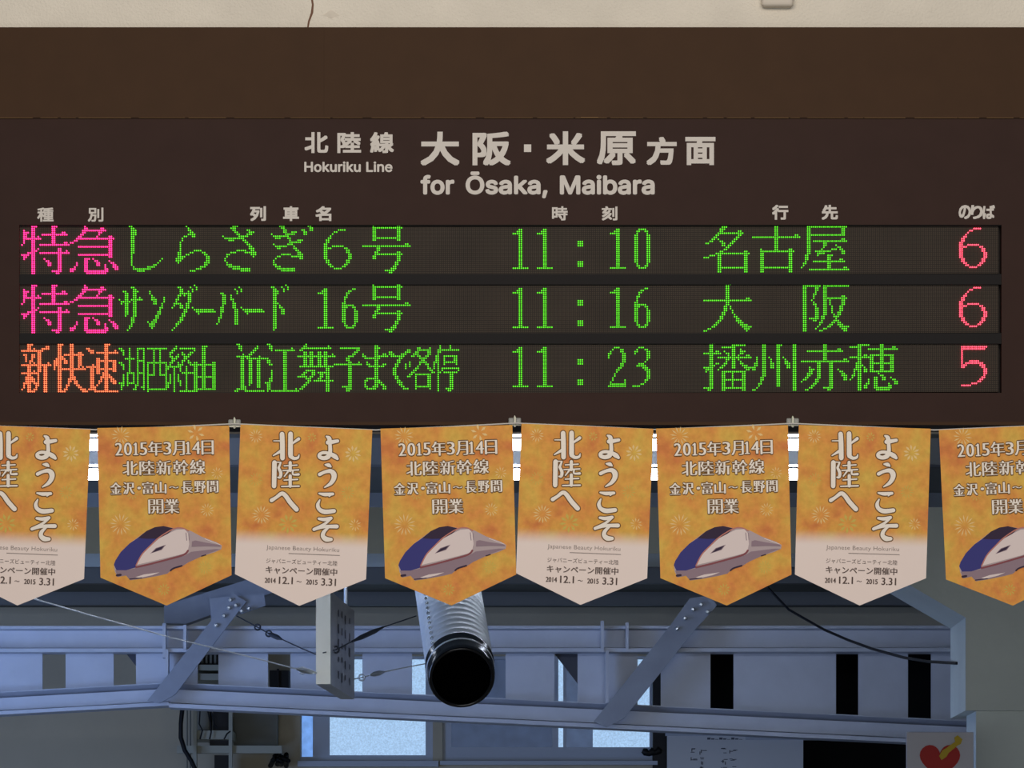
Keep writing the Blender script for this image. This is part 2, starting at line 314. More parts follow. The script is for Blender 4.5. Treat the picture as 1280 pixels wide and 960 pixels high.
ROMAN_DIR = ["228,379 228,327 6,327 6,379|81,0 81,432 82,452 87,470 96,486 107,499 120,510 135,519 152,525 169,529 187,530 201,530 212,529 222,527 231,525 238,523 243,521 227,468 224,470 220,471 215,472 209,473 202,474 195,474 178,472 164,468 154,460 147,449 143,435 142,419 142,0|461,-8 428,-5 398,3 370,16 346,35 326,58 310,85 298,116 290,150 288,187 290,225 298,260 310,291 326,318 346,341 370,360 398,374 428,382 461,384 494,382 525,374 552,360 576,341 597,318 613,291 625,260 632,225 635,187 632,150 625,116 613,85 597,58 576,35 552,16 525,3 494,-5|461,46 485,49 506,55 524,66 539,80 551,97 561,117 568,139 572,163 573,187 572,212 568,236 561,258 551,278 539,296 524,310 506,321 485,328 461,330 437,328 417,321 399,310 384,296 372,278 362,258 355,236 351,212 350,187 351,163 355,139 362,117 372,97 384,80 399,66 417,55 437,49|721,0 721,379 780,379 780,321 784,321 793,339 805,354 821,367 840,377 860,383 882,385 887,385 892,385 898,384 904,384 908,384 912,384 912,322 910,323 905,324 899,324 891,325 884,326 876,326 859,324 843,321 828,315 815,306 804,296 795,284 788,269 784,254 783,237 783,0",
    "1383,-7 1341,-3 1302,7 1266,25 1234,49 1208,79 1186,115 1169,157 1159,203 1156,254 1159,305 1169,352 1186,393 1208,429 1234,459 1266,484 1302,501 1341,512 1383,516 1425,512 1464,501 1499,484 1531,459 1558,429 1580,393 1596,352 1605,305 1609,254 1605,203 1596,157 1580,115 1558,79 1531,49 1499,25 1464,7 1425,-3|1383,53 1412,55 1440,63 1465,76 1488,94 1508,116 1524,144 1536,176 1543,213 1546,254 1543,295 1536,332 1524,365 1508,392 1488,415 1465,433 1440,446 1412,453 1383,456 1353,453 1326,445 1300,433 1277,415 1257,392 1241,364 1229,332 1222,295 1219,254 1222,213 1229,176 1241,144 1257,117 1277,94 1300,76 1326,63 1353,55|1477,636 1477,587 1288,587 1288,636|1831,-8 1806,-7 1783,-3 1761,3 1742,12 1725,24 1711,38 1699,54 1690,73 1685,94 1743,107 1750,87 1760,72 1773,60 1790,52 1809,47 1830,45 1855,47 1876,53 1893,62 1907,74 1914,88 1917,103 1915,115 1911,126 1903,136 1892,144 1878,150 1861,155 1798,170 1767,180 1741,192 1721,208 1707,227 1699,249 1696,274 1698,295 1704,314 1714,332 1728,347 1744,360 1764,370 1786,378 1810,383 1836,384 1861,383 1883,379 1903,372 1920,363 1935,352 1948,339 1958,324 1967,308 1973,290 1917,277 1911,291 1903,304 1892,316 1877,325 1859,331 1836,333 1815,331 1796,326 1780,317 1768,305 1760,292 1758,277 1759,264 1764,253 1773,243 1785,235 1801,229 1821,223 1878,209 1910,200 1936,187 1955,171 1969,153 1977,131 1980,107 1978,85 1972,65 1961,47 1947,31 1930,18 1909,6 1885,-2 1859,-7|2174,-9 2151,-7 2129,-3 2108,5 2090,15 2074,29 2062,45 2052,63 2046,84 2044,108 2046,128 2050,146 2057,161 2067,174 2078,184 2091,193 2106,200 2122,206 2139,211 2157,214 2174,217 2192,220 2214,223 2232,225 2248,227 2261,229 2271,231 2279,235 2285,240 2288,246 2290,255 2290,257 2289,272 2286,285 2281,297 2274,307 2265,315 2254,322 2241,327 2226,330 2210,331 2192,330 2177,327 2163,322 2151,316 2141,309 2132,301 2124,292 2118,283 2114,274 2055,291 2065,313 2078,331 2093,346 2109,358 2127,368 2147,375 2167,380 2187,383 2208,384 2222,384 2237,382 2253,379 2269,375 2285,369 2300,360 2314,350 2326,336 2336,320 2344,301 2349,278 2351,251 2351,0 2291,0 2291,52 2286,52 2281,43 2274,34 2266,25 2256,16 2243,8 2229,1 2213,-4 2195,-7|2184,45 2206,47 2225,51 2242,59 2256,68 2268,80 2277,93 2284,108 2288,122 2290,138 2290,190 2286,187 2281,184 2273,182 2265,180 2255,178 2245,176 2235,174 2224,173 2214,171 2205,170 2196,169 2189,168 2175,166 2161,163 2148,159 2136,153 2126,147 2117,139 2111,130 2107,118 2106,105 2107,93 2110,82 2116,72 2123,64 2133,57 2144,52 2156,48 2170,46|2456,0 2456,509 2517,509 2517,0|2513,137 2513,212 2524,212 2688,379 2763,379 2587,199 2580,199|2697,0 2551,186 2594,229 2775,0|2944,-9 2920,-7 2899,-3 2878,5 2860,15 2844,29 2832,45 2822,63 2816,84 2814,108 2816,128 2820,146 2827,161 2837,174 2848,184 2861,193 2876,200 2892,206 2909,211 2927,214 2944,217 2962,220 2983,223 3002,225 3018,227 3031,229 3041,231 3049,235 3055,240 3058,246 3059,255 3059,257 3058,272 3055,285 3051,297 3044,307 3035,315 3024,322 3011,327 2996,330 2980,331 2962,330 2947,327 2933,322 2921,316 2910,309 2902,301 2894,292 2888,283 2884,274 2825,291 2835,313 2847,331 2862,346 2879,358 2897,368 2917,375 2937,380 2957,383 2978,384 2992,384 3007,382 3023,379 3039,375 3055,369 3070,360 3084,350 3096,336 3106,320 3114,301 3119,278 3121,251 3121,0 3060,0 3060,52 3056,52 3051,43 3044,34 3036,25 3026,16 3013,8 2999,1 2983,-4 2964,-7|2954,45 2976,47 2995,51 3012,59 3026,68 3038,80 3047,93 3054,108 3058,122 3059,138 3059,190 3056,187 3051,184 3043,182 3035,180 3025,178 3015,176 3005,174 2994,173 2984,171 2975,170 2966,169 2959,168 2945,166 2931,163 2918,159 2906,153 2896,147 2887,139 2881,130 2877,118 2876,105 2877,93 2880,82 2886,72 2893,64 2903,57 2914,52 2926,48 2940,46|3211,-119 3241,71 3310,71 3257,-119",
    "3609,0 3609,509 3700,509 3826,187 3829,179 3832,170 3836,159 3840,147 3844,135 3848,123 3852,110 3856,97 3860,84 3864,71 3867,60 3870,49 3856,49 3859,59 3863,71 3867,83 3870,95 3874,108 3879,121 3883,134 3887,146 3891,158 3894,169 3898,179 3901,187 4025,509 4116,509 4116,0 4053,0 4053,291 4053,302 4053,314 4053,327 4053,340 4053,354 4054,369 4054,383 4054,398 4055,413 4055,428 4055,443 4056,457 4061,457 4057,441 4052,425 4046,409 4041,393 4036,378 4031,363 4026,348 4021,335 4016,322 4012,310 4008,300 4004,291 3890,0 3835,0 3719,291 3716,300 3712,310 3708,321 3703,333 3699,347 3694,361 3688,376 3683,392 3678,408 3672,424 3666,441 3661,457 3667,457 3668,444 3668,430 3669,416 3669,401 3669,386 3670,372 3670,357 3670,342 3670,328 3670,315 3670,302 3671,291 3671,0|4337,-9 4313,-7 4292,-3 4271,5 4253,15 4237,29 4224,45 4215,63 4209,84 4207,108 4209,128 4213,146 4220,161 4230,174 4241,184 4254,193 4269,200 4285,206 4302,211 4320,214 4337,217 4355,220 4376,223 4395,225 4411,227 4424,229 4434,231 4442,235 4448,240 4451,246 4452,255 4452,257 4451,272 4448,285 4443,297 4437,307 4428,315 4417,322 4404,327 4389,330 4372,331 4355,330 4340,327 4326,322 4314,316 4303,309 4294,301 4287,292 4281,283 4277,274 4218,291 4228,313 4240,331 4255,346 4272,358 4290,368 4310,375 4330,380 4350,383 4371,384 4385,384 4400,382 4416,379 4432,375 4448,369 4463,360 4477,350 4489,336 4499,320 4507,301 4512,278 4513,251 4513,0 4453,0 4453,52 4449,52 4444,43 4437,34 4429,25 4419,16 4406,8 4392,1 4376,-4 4357,-7|4347,45 4369,47 4388,51 4405,59 4419,68 4431,80 4440,93 4447,108 4451,122 4452,138 4452,190 4449,187 4444,184 4436,182 4428,180 4418,178 4408,176 4398,174 4387,173 4377,171 4368,170 4359,169 4352,168 4338,166 4324,163 4311,159 4299,153 4289,147 4280,139 4274,130 4270,118 4269,105 4270,93 4273,82 4279,72 4286,64 4296,57 4307,52 4319,48 4333,46|4650,443 4639,444 4629,448 4620,455 4613,463 4609,472 4607,483 4609,494 4613,504 4620,512 4629,518 4639,522 4650,524 4661,522 4671,518 4680,512 4687,504 4691,494 4692,483 4691,472 4687,463 4680,455 4671,448 4661,444|4619,0 4619,379 4680,379 4680,0|4962,-8 4940,-7 4921,-3 4905,4 4891,12 4880,21 4870,31 4863,41 4856,50 4851,59 4845,59 4845,0 4785,0 4785,509 4846,509 4846,319 4851,319 4856,327 4863,336 4870,346 4879,355 4891,364 4904,373 4920,379 4939,383 4962,384 4992,382 5020,374 5046,361 5068,342 5087,320 5102,293 5114,261 5121,227 5123,189 5121,151 5114,116 5103,84 5087,57 5068,34 5046,16 5020,3 4993,-6|4953,47 4975,49 4995,55 5012,66 5027,80 5039,97 5048,117 5055,139 5059,163 5061,189 5059,215 5055,239 5049,261 5039,281 5027,298 5012,311 4995,322 4975,328 4953,330 4931,328 4911,322 4894,312 4879,299 4867,282 4858,263 4851,241 4847,216 4845,189 4847,162 4851,138 4858,115 4867,95 4880,78 4894,65 4912,55 4931,49|5317,-9 5294,-7 5272,-3 5251,5 5233,15 5218,29 5205,45 5195,63 5189,84 5187,108 5189,128 5193,146 5200,161 5210,174 5221,184 5235,193 5249,200 5265,206 5282,211 5300,214 5318,217 5335,220 5357,223 5375,225 5391,227 5404,229 5414,231 5422,235 5428,240 5431,246 5433,255 5433,257 5432,272 5429,285 5424,297 5417,307 5408,315 5397,322 5384,327 5369,330 5353,331 5336,330 5320,327 5306,322 5294,316 5284,309 5275,301 5267,292 5261,283 5257,274 5198,291 5208,313 5221,331 5236,346 5252,358 5271,368 5290,375 5310,380 5331,383 5351,384 5365,384 5380,382 5396,379 5412,375 5428,369 5443,360 5457,350 5469,336 5479,320 5487,301 5492,278 5494,251 5494,0 5434,0 5434,52 5429,52 5424,43 5418,34 5409,25 5399,16 5386,8 5372,1 5356,-4 5338,-7|5327,45 5349,47 5368,51 5385,59 5399,68 5411,80 5420,93 5427,108 5431,122 5433,138 5433,190 5429,187 5424,184 5417,182 5408,180 5399,178 5388,176 5378,174 5367,173 5357,171 5348,170 5340,169 5333,168 5318,166 5305,163 5291,159 5279,153 5269,147 5260,139 5254,130 5250,118 5249,105 5250,93 5253,82 5259,72 5267,64 5276,57 5287,52 5299,48 5313,46|5599,0 5599,379 5658,379 5658,321 5662,321 5670,339 5683,354 5699,367 5717,377 5737,383 5759,385 5764,385 5770,385 5776,384 5781,384 5786,384 5790,384 5790,322 5787,323 5782,324 5776,324 5769,325 5761,326 5753,326 5736,324 5720,321 5705,315 5692,306 5681,296 5672,284 5665,269 5661,254 5660,237 5660,0|5965,-9 5942,-7 5920,-3 5900,5 5881,15 5866,29 5853,45 5843,63 5838,84 5836,108 5837,128 5841,146 5849,161 5858,174 5870,184 5883,193 5898,200 5914,206 5931,211 5948,214 5966,217 5984,220 6005,223 6023,225 6039,227 6052,229 6063,231 6071,235 6076,240 6080,246 6081,255 6081,257 6080,272 6077,285 6072,297 6065,307 6056,315 6045,322 6032,327 6018,330 6001,331 5984,330 5968,327 5955,322 5942,316 5932,309 5923,301 5916,292 5910,283 5905,274 5846,291 5856,313 5869,331 5884,346 5901,358 5919,368 5938,375 5959,380 5979,383 5999,384 6013,384 6028,382 6044,379 6061,375 6076,369 6091,360 6105,350 6117,336 6128,320 6136,301 6140,278 6142,251 6142,0 6082,0 6082,52 6078,52 6073,43 6066,34 6057,25 6047,16 6035,8 6021,1 6004,-4 5986,-7|5976,45 5997,47 6017,51 6033,59 6048,68 6059,80 6069,93 6076,108 6080,122 6081,138 6081,190 6077,187 6072,184 6065,182 6056,180 6047,178 6037,176 6026,174 6016,173 6006,171 5996,170 5988,169 5981,168 5967,166 5953,163 5940,159 5928,153 5917,147 5909,139 5902,130 5899,118 5897,105 5898,93 5902,82 5907,72 5915,64 5924,57 5935,52 5948,48 5961,46"]
GLYPHS = """特|5-7,15-17/5-6,15-16/1,5-6,15-16/1-3,5-6,15-16,20-21/1-2,5-6,10-22/1-2,5-6,8,15-16/1-9,15-16/1,5-6,15-16/1,5-6,15-16,21-22/0,5-6,9-23/5-6/5-6,8,18-19/5-7,18-19,22/3-6,9-23/0-3,5-6,18-19/1-2,5-6,18-19/1,5-6,11,18-19/5-6,12-13,18-19/5-6,13-14,18-19/5-6,13-14,18-19/5-6,18-19/5-6,18-19/5-6,15-19/5-6,17-18
急|7/7-8,15-16/6-17/6-7,14-15/5-6,14/4-5,13,19-20/3-21/2-3,19-20/0-1,19-20/19-20/4-20/19-20/19-20/19-20/4-20/19-20/7-9,11/7-8,12-13,19/3,7-8,13-14,20-21/3,7-8,13-14,17,21-22/2,7-8,17,21-23/0-2,7-8,17-18,22-23/0-1,7-18/8-17
し|5-6/6-7/6-8/6-8/6-8/6-7/6-7/6-7/6-7/6-7/6-7/6-7/6-7/6-7/6/6/6,21/6,20/6,19/6,17-18/7,14-17/7-15/9-12
ら|9/10/10-11/11-12/10-13/8-9,12-13/7/7/6/6/6/6/6,13-16/5-6,11-12,17-18/5-6,9-10,18-19/5-8,19-20/4-7,19-20/4-6,19-20/5,18-20/18-19/16-18/14-16/11-13
さ|8-10/7-9/8-9,15-16/9-10,16-18/10-11,15-17/3,11-15/4-13/6-8,13-14/14-15/15-16/16-17/16-18/10-14,17-18/7-9,14-19/5-6,17-19/5,18/4/4/5/5-7/6-11/8-16/12-16
ぎ|7-9,21-22/8-9,22-23/9-10,18-19,22-23/9-10,13-15,19-20/3,10-14,19-20/4-11/5-7,11-12/12,16-18/12-17/4,11-13/5-10,14/6-7,14-15/15-16/16-17/8-12,16-18/6-7,13-18/5,17-18/4/4/4-5/5-7/6-14/8-14
W6|//12-15/10-11/9/8/7-8/6-7/6-7/5-6/5-6,9-14/5-8,15-16/5-6,16-17/5-6,16-17/5-6,17-18/5-6,17-18/5-6,17-18/6-7,16-17/6-7,16-17/7-8,15-16/8-9,14-15/10-13
W5|//7-19/7-18/7/7/7/7/7/7,11-15/7,9-17/7-9,16-18/7-8,17-18/18-19/18-19/18-19/18/17-18/16-17/15-16/12-14/7-11
号|5,17-18/5-19/5-6,17-18/5-6,17-18/5-6,17-18/5-6,17-18/5-18/5-6,17-18//21-22/0-23/7-8/7-8/6-7,17-18/6-19/5-6,17-18/5-6,17-18/17-18/16-17/16-17/15-16/14-16/11-15/13-14
サ|/6-7/7-8/2-3,7-9/3-4,7-8/3-4,7-8/3-4,7-8,10/0,3-4,6-11/1-5,7-8/1,3-4,7-8/3-4,7-8/3-4,7-8/3-4,7-8/3-4,7-8/3-4,7-8/3,7-8/6-7/6-7/6-7/6/5-6/5/4
ン|///3/3/4/4-5,10/4-6,10/5-6,10/5-6,9/9/8-9/8/7-8/7-8/6-7/6-7/5-6/2,4-6/3-5/3-5/4
ダ|13/5-6,11,14/6-7,12,14/6-7,10,12/6-11/5-6,8,10-11/5,10-11/4-5,10-11/4,10-11/3-6,9-10/3,6-7,9-10/2,6-7,9-10/8-9/8-9/7-8/7-8/6-7/6-7/5-6/4-5/4/3/2
ー|///////////0/1-10/2-11/3
バ|/11/9,12/10,12/2-3,10/3-4,7/3-4,7/3-4,7-8/3-4,8/3-4,8-9/3,8-9/2-3,8-9/2-3,9-10/2-3,9-10/2,9-10/2,9-10/1-2,9-10/1,9-10/1,9-10/0,9-10
ド|10/3-4,8,11/4-5,9,11/4-6,9/4-6/4-5/4-5/4-5/4-5/4-6/4-5,7/4-5,7-8/4-5,8-9/4-5,8-9/4-5,8-9/4-5/4-5/4-5/4-5/4-5/4-5/4-5/4
1|//5-6/4-6/2-6/5-6/5-6/5-6/5-6/5-6/5-6/5-6/5-6/5-6/5-6/5-6/5-6/5-6/5-6/5-6/5-6/2-9
6|//7-8/5-6/4-5/4/3-4/3/3/2-3/2-7/2-4,7-8/2-3,8/2-3,8-9/2-3,8-9/2-3,8-9/2-3,8-9/2-3,8-9/2-3,8-9/3,8/3-4,7-8/4-7
0|//4-7/3-4,7-8/3,8/2-3,8-9/2-3,8-9/2-3,8-9/2-3,8-9/2-3,8-9/2-3,8-9/2-3,8-9/2-3,8-9/2-3,8-9/2-3,8-9/2-3,8-9/2-3,8-9/2-3,8-9/2-3,8-9/3,8/3-4,7-8/4-7
2|//4-6/3,7-8/2,7-8/1-2,8-9/1,8-9/1,8-9/8-9/8-9/7-8/7-8/6-7/5-6/5/4/4/3/3,9/2,9/2-9/1-9
3|//4-6/3,7-8/2-3,8-9/2,8-9/8-9/8-9/8/7/4-6/3-7/6-8/7-9/8-9/8-9/8-9/8-9/7-8/7/5-6/1-4
:|////////10-12/10-12/10-12////////10-12/10-12/10-12
新|3-5/3-4,12-13/3-4,6,10-13/0-10/8-9/1-2,5-6,8-9/2,5-6,8-9/2,5,8-9/2,4-5,8-9/4,6,8-9,13/0-14/3-4,8-9,11-12/3-4,8-9,11-12/3-4,6,8-9,11-12/0-8,11-12/3-4,8,11-12/2-5,8,11-12/2-6,8,11-12/2-6,8,11-12/1-4,6-8,11-12/1,3-4,7-8,11-12/1,3-4,7,11-12/0,3-4,6-7,11-12/3-6,11-12
快|2-4,8-9/2-3,8-9/2-3,8-9/2-3,8-9/2-3,8-9,12-13/2-3,5-14/2-4,8-9,12-13/1-5,8-9,12-13/0-3,5-6,8-9,12-13/0-3,5-6,8-9,12-13/0-3,8-9,12-13/0,2-3,8-9,12,14/0,2-15/2-3,8-9/2-3,8-9/2-3,8-9/2-3,8-10/2-3,7-10/2-3,7-8,10-11/2-3,7,10-11/2-3,6-7,11-12/2-3,6,12-13/2-3,5-6,13-15/2-5,14-16
速|9-11/9-10/0-1,9-10/1-3,9-10,14/2-3,5-15/9-10/9-10/5-6,9-10/5-14/5-6,9-10,13-14/3,5-6,9-10,13-14/0-6,9-10,13-14/2-3,5-14/2-3,5-6,9-10,13-14/2-3,5-6,8-10/2-3,8-11/2-3,7-12/2-3,7,9-10,12-13/2-3,6-7,9-10,12-14/2-3,6,9-10,13-14/2-3,5,9-10/2-4,9-10/1-4,9-10/4-15
湖西経由|/28,41-43/0-1,5,9-12,14-23,27-28,30-37,41-42/1-2,5,9,12,17,20,26-27,37,41-42/2,5,9,12,17,20,25-26,31,35-36,41-42/2,5,9,12,17,20,25,29,31-32,34-35,41-42/5,9,12,17,20,25-26,28-29,32-34,41-42/3-7,9,12,17,20,26-28,32-33,41-42/5,9-12,17,20,26-27,31-32,34,41-42/0-1,5,9,12,14-23,25-26,29,31,34-35,37-38,41-42,46-47/1-2,5,9,12,14,17,20,23,25,29-31,35-47/2,5,9,12,14,17,20,23-30,33,37-38,41-42,46-47/2,5,9,12,14,17,20,23-24,27,30,33,37-38,41-42,46-47/5,9,12,14,17,20,23,27,30,33,37-38,41-42,46-47/4-7,9-12,14,17,20,23,27,31-38,41-42,46-47/2,4,7,9,12,14-17,20-23,25,27,29,33,37-38,41-42,46-47/2,4,7,9,12,14,23,25,27,29,33,37-47/2,4,7,9,12,14,23,25,27,29,33,37-38,41-42,46-47/2,4,7,9,12,14,23,25,27,29-30,33,37-38,41-42,46-47/0-2,4-7,9,12,14,23-25,27,30,33,37-38,41-42,46-47/1-2,4,8-9,12,14,23-24,27,30,33,37-38,41-42,46-47/1,8,11-12,14,23-24,27,33,37-38,41-42,46-47/1,7-8,12,14-23,27,33,37-47/14,27,30-38
近江舞子まで各停|1-2,16-17,35/2-3,11,17-18,34-35,46,69-70,101,106/2-3,10-11,17-18,28,33-47,52-61,69-71,90-91,96,101,106/3,9-10,18,20-29,32-33,60-61,69-70,85-86,90-96,100-110/8-9,24-25,34-35,37-38,41-42,44-45,59-60,69-70,76-77,84-86,89-90,95-96,100-101/4,7-8,24-25,34-35,37-38,41-42,44-45,48,58-59,63,69-70,73-74,76-78,82-84,88-90,95-96,100/1-7,12,24-25,31-49,56-58,63-64,69-75,77-83,87-88,90-91,94-95,99-100,103-109/3-4,6-16,24-25,34-35,37-38,41-42,44-45,55-56,64-71,81-82,91-94,99-100,103,108-109/3-4,7-8,11-12,16-17,24-25,34-35,37-38,41-42,44-45,55-56,69-70,80-81,92-93,99-100,103,108-109/3-4,7-8,11-12,16-17,24-25,34-35,37-38,41-42,44-45,56-57,61,65,69-70,80-81,86,91-94,98-100,103-109/3-4,7-8,11-12,17-18,24-25,34-35,37-38,41-42,44-45,49-62,65-66,69-70,73-74,79-80,84,86,91,94-95,98,100,103,109/3-4,7-8,11-12,24-25,32-48,56-57,66-73,79-80,84,86,90,95,98,100/3-4,7-8,11-12,24-25,45-46,56-57,69-70,78-79,84,89-90,95-96,98,100,102-110/3-4,7-8,11-12,18,24-25,35-39,45-46,56-57,69-70,78-79,88-89,96-97,100,102,110/3-4,7-8,11-12,18,24-25,34-35,38-39,41-46,56-57,69-70,78-79,87-88,97-98,100-101,103-109/3-4,7-8,11-12,18,24-25,33-34,38-39,42-43,45-46,56-57,69-70,78-79,86-87,89-96,100,106-107/3-4,7-8,11-12,18,24-25,31-35,37-38,42-43,45-46,56-57,69-70,79-80,85-86,89,95-96,100,106-107/3-4,7-8,11-12,17-18,24-25,35-37,41-42,45-46,56-57,65-70,79-80,89,95-96,100,106-107/3-4,7-8,11-12,17-18,24-25,36-37,39-48,56-57,64-65,69-71,80-81,89,95-96,100,106-107/3-4,7-8,11-12,15-17,24-25,35-36,45-46,56-57,64,69-72,80-82,89,95-96,100,106-107/3-4,7,11-12,16-17,24-25,34-35,45-46,56-57,64,69-70,72-73,81-82,89,95-96,100,106-107/3-5,11-12,16-17,24-25,33-34,45-46,53-57,64-65,68-70,73-74,82-83,89-96,100,106-107/1-5,16-17,24-25,30,32-33,45-46,55-57,65-69,73-74,83-85,89,96,100,104-107/0-1,5-14,16,18-31,45-46,55-56,100,105-106
名|9/9-11/8-10/8-9,17-18/7-19/6-7,17-18/5-6,16-17/4-5,7,15-16/3-4,8-9,14-15/1-2,9-10,13-14/9-10,12-13/11-12/10-11/8-9,20-21/6-22/3-5,7-8,20-21/0-2,7-8,20-21/7-8,20-21/7-8,20-21/7-8,20-21/7-8,20-21/7-21/7-8,20-21/7-8,20-21
古|11-13/11-12/11-12/11-12/11-12/11-12,21-22/0-23/11-12/11-12/11-12/11-12/11-12/4,11-12,18-19/4-20/4-5,18-19/4-5,18-19/4-5,18-19/4-5,18-19/4-5,18-19/4-5,18-19/4-5,18-19/4-19/4-5,18-19/4-5,18-19
屋|3,20-21/3-22/3-4,20-21/3-4,20-21/3-4,20-21/3-21/3-4/3-4,20-21/3-4,6-22/3-4,11-12/3-4,11-12,17/3-4,11,18-19/3-4,10,15-17,19-20/3-4,7-14,20-21/3-4,8-11,20-21/2-3,8,13-15/2-3,13-14/2-3,13-14,19-20/2,6-21/1-2,13-14/1,13-14/0,13-14,21-22/4-23
大|11-13/11-12/11-12/11-12/11-12/11-12/11-12/11-12,21-22/0-23/11-12/11-12/10-11,13/10-11,13/10-11,14/9-10,14/9-10,15/8-9,15-16/8-9,16-17/7-8,16-18/6-7,17-19/5-6,18-21/4-5,19-23/2-3,20-22/0-1,21
阪|1,7-8,21-22/1-9,11-23/1-2,7-8,11-12/1-2,7-8,11-12/1-2,7,11-12/1-2,6-7,11-12/1-2,6,11-12,20-21/1-2,6,11-22/1-2,5,11-12,14,20-21/1-2,6,11-12,14,20-21/1-2,6-7,11-12,14,20-21/1-2,7,11-12,15,19-20/1-2,7-8,11-12,15,19-20/1-2,7-8,11-12,15,19-20/1-2,7-8,11-12,15,18-19/1-2,7-8,11-12,16,18-19/1-2,7-8,10-11,16-18/1-2,4-8,10-11,17/1-2,6-7,10,16-18/1-2,9-10,15-16,18-19/1-2,9,14-15,18-20/1-2,8,13-14,19-23/1-2,7,11-12,20-22/1-2,9-10,21-22
播|3-5,18-19/3-4,14-20/3-4,9-15/3-4,14-15,18/3-4,6-7,10,14-15,18-20/0-8,11-12,14-15,18-19/3-4,12,14-15,17,21-22/3-4,7-23/3-4,11-12,14-15,17/3-4,11,14-15,18/3-4,6-7,10-11,14-15,18-19/3-5,9-10,14-15,19-21/0-4,8-9,14-15,20-25/1-4,7,21-22,24-25/1,3-4,9-20/3-4,9-10,14,19-20/3-4,9-10,14,19-20/3-4,9-10,14,19-20/3-4,9-20/3-4,9-10,14,19-20/3-4,9-10,14,19-20/3-4,9-10,14,19-20/0-4,9-20/2-3,9-10,19-20
州|5-7,20-22/5-6,12-14,20-21/5-6,12-13,20-21/5-6,12-13,20-21/5-6,12-13,20-21/5-6,12-13,20-21/5-6,12-13,20-21/2,5-6,8,12-13,15,20-21/2,5-6,9,12-13,16,20-21/2,5-6,9,12-13,16-17,20-21/1-2,5-6,9-10,12-13,16-18,20-21/1-2,5-6,9-10,12-13,17-18,20-21/5-6,9-10,12-13,17-18,20-21/5-6,12-13,20-21/5-6,12-13,20-21/5-6,12-13,20-21/5-6,12-13,20-21/4-5,12-13,20-21/4-5,12-13,20-21/4,12-13,20-21/3-4,12-13,20-21/3,12-13,20-21/2,20-21/0-1,20-21
赤|11-13/11-12/11-12/11-12,18-19/3-20/11-12/11-12/11-12/11-12,21-22/0-23/8-9,14-15/8-9,14-15/4,8-9,14-15/4-6,8-9,14-15,18/4-5,8-9,14-15,19-20/3-5,8-9,14-15,20-21/3-4,8-9,14-15,20-22/2-3,8-9,14-15,21-22/1-2,7-8,14-15,21-22/0,7-8,14-15/6-7,14-15/5-6,14-15/4-5,11-15/2-3,13-14
穂|7-8,15-17/4-9,15-16/0-5,15-16,21-22/4-5,9-23/4-5,15-16/4-5,15-16/4-5,7-8,10-21/0-11,15-16,20-21/4-5,10-11,15-16,20-21/4-5,10-11,15-16,20-21/3-5,10-21/3-6,10-11,15-16,20-21/3-5,7,10-11,15-16,20-21/2-5,7-8,10-11,15-16,20-21/2,4-5,7-8,10-21/2,4-5,14/1-2,4-5,15-16/1,4-5,12-13,16-17,20/0,4-5,9,12-13,16-17,21-22/4-5,9,12-13,22-23/4-5,8-9,12-13,19,22-23/4-5,7-8,12-13,19-20/4-5,7-8,12-20/4-5,13-19
"""

PX = CAM_D / FPX
LED_P = 2.54 * PX

# ------------------------------------------------------------------ materials
M = {}
M['plaster'] = mat('cream_plaster', (236, 228, 212), 0.9, noise=0.06, nscale=7, bump=0.45, bscale=170)
M['stain'] = mat('brown_stain', (120, 88, 70), 0.9)
M['grime'] = mat('grey_smudge', (220, 211, 195), 0.9, noise=0.1, nscale=40)
M['cream_plastic'] = mat('cream_plastic', (215, 205, 190), 0.5)
M['brown_cover'] = mat('brown_enamel', (66, 45, 28), 0.55, spec=0.1, noise=0.05, nscale=14)
M['brown_board'] = mat('dark_brown_enamel', (56, 39, 34), 0.55, spec=0.08, noise=0.05, nscale=14)
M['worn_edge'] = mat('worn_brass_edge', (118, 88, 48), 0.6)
M['black_bar'] = mat('black_divider', (33, 31, 31), 0.6, spec=0.1)
M['vinyl'] = mat('white_vinyl_lettering', (212, 205, 196), 0.55)
M['housing_grey'] = mat('dark_housing', (40, 34, 32), 0.7)
M['cord'] = mat('white_cord', (205, 200, 195), 0.8)
M['clear_plastic'] = mat('milky_plastic', (150, 150, 145), 0.25, spec=0.5)
M['pin'] = mat('white_pin', (225, 222, 205), 0.35)
M['pen_brown'] = mat('brown_ink', (92, 76, 70), 0.8)
M['pen_grey'] = mat('grey_ink', (142, 130, 124), 0.8)
M['pen_white'] = mat('pale_lettering_ink', (250, 240, 226), 0.8)
M['pen_halo'] = mat('brown_outline_ink', (116, 84, 50), 0.8)
M['star'] = mat('pale_star_ink', (240, 206, 142), 0.8)
M['star_y'] = mat('yellow_star_ink', (212, 186, 92), 0.8)
M['t_body'] = mat('train_grey_print', (186, 168, 170), 0.8)
M['t_blue'] = mat('train_blue_print', (62, 62, 128), 0.8)
M['t_dark'] = mat('train_dark_print', (58, 44, 66), 0.8)
M['t_white'] = mat('train_white_print', (232, 216, 212), 0.8)
M['t_pink'] = mat('train_copper_print', (196, 128, 116), 0.8)
M['t_red'] = mat('train_red_print', (140, 80, 86), 0.8)
M['t_skirt'] = mat('train_skirt_print', (150, 128, 138), 0.8)
M['steel'] = mat('painted_steel', (186, 191, 202), 0.5, noise=0.05, nscale=9)
M['steel_grey'] = mat('grey_painted_steel', (140, 146, 158), 0.55, noise=0.08, nscale=12)
M['gap_shade'] = mat('painted_gap_shade', (62, 64, 72), 0.6)  # shadow tone between the batten plates, put into the colour
M['galv'] = mat('galvanised_bolt', (205, 210, 214), 0.35, metal=0.6)
M['wall_back'] = mat('grey_wall_paint', (196, 186, 162), 0.85, noise=0.06, nscale=3)
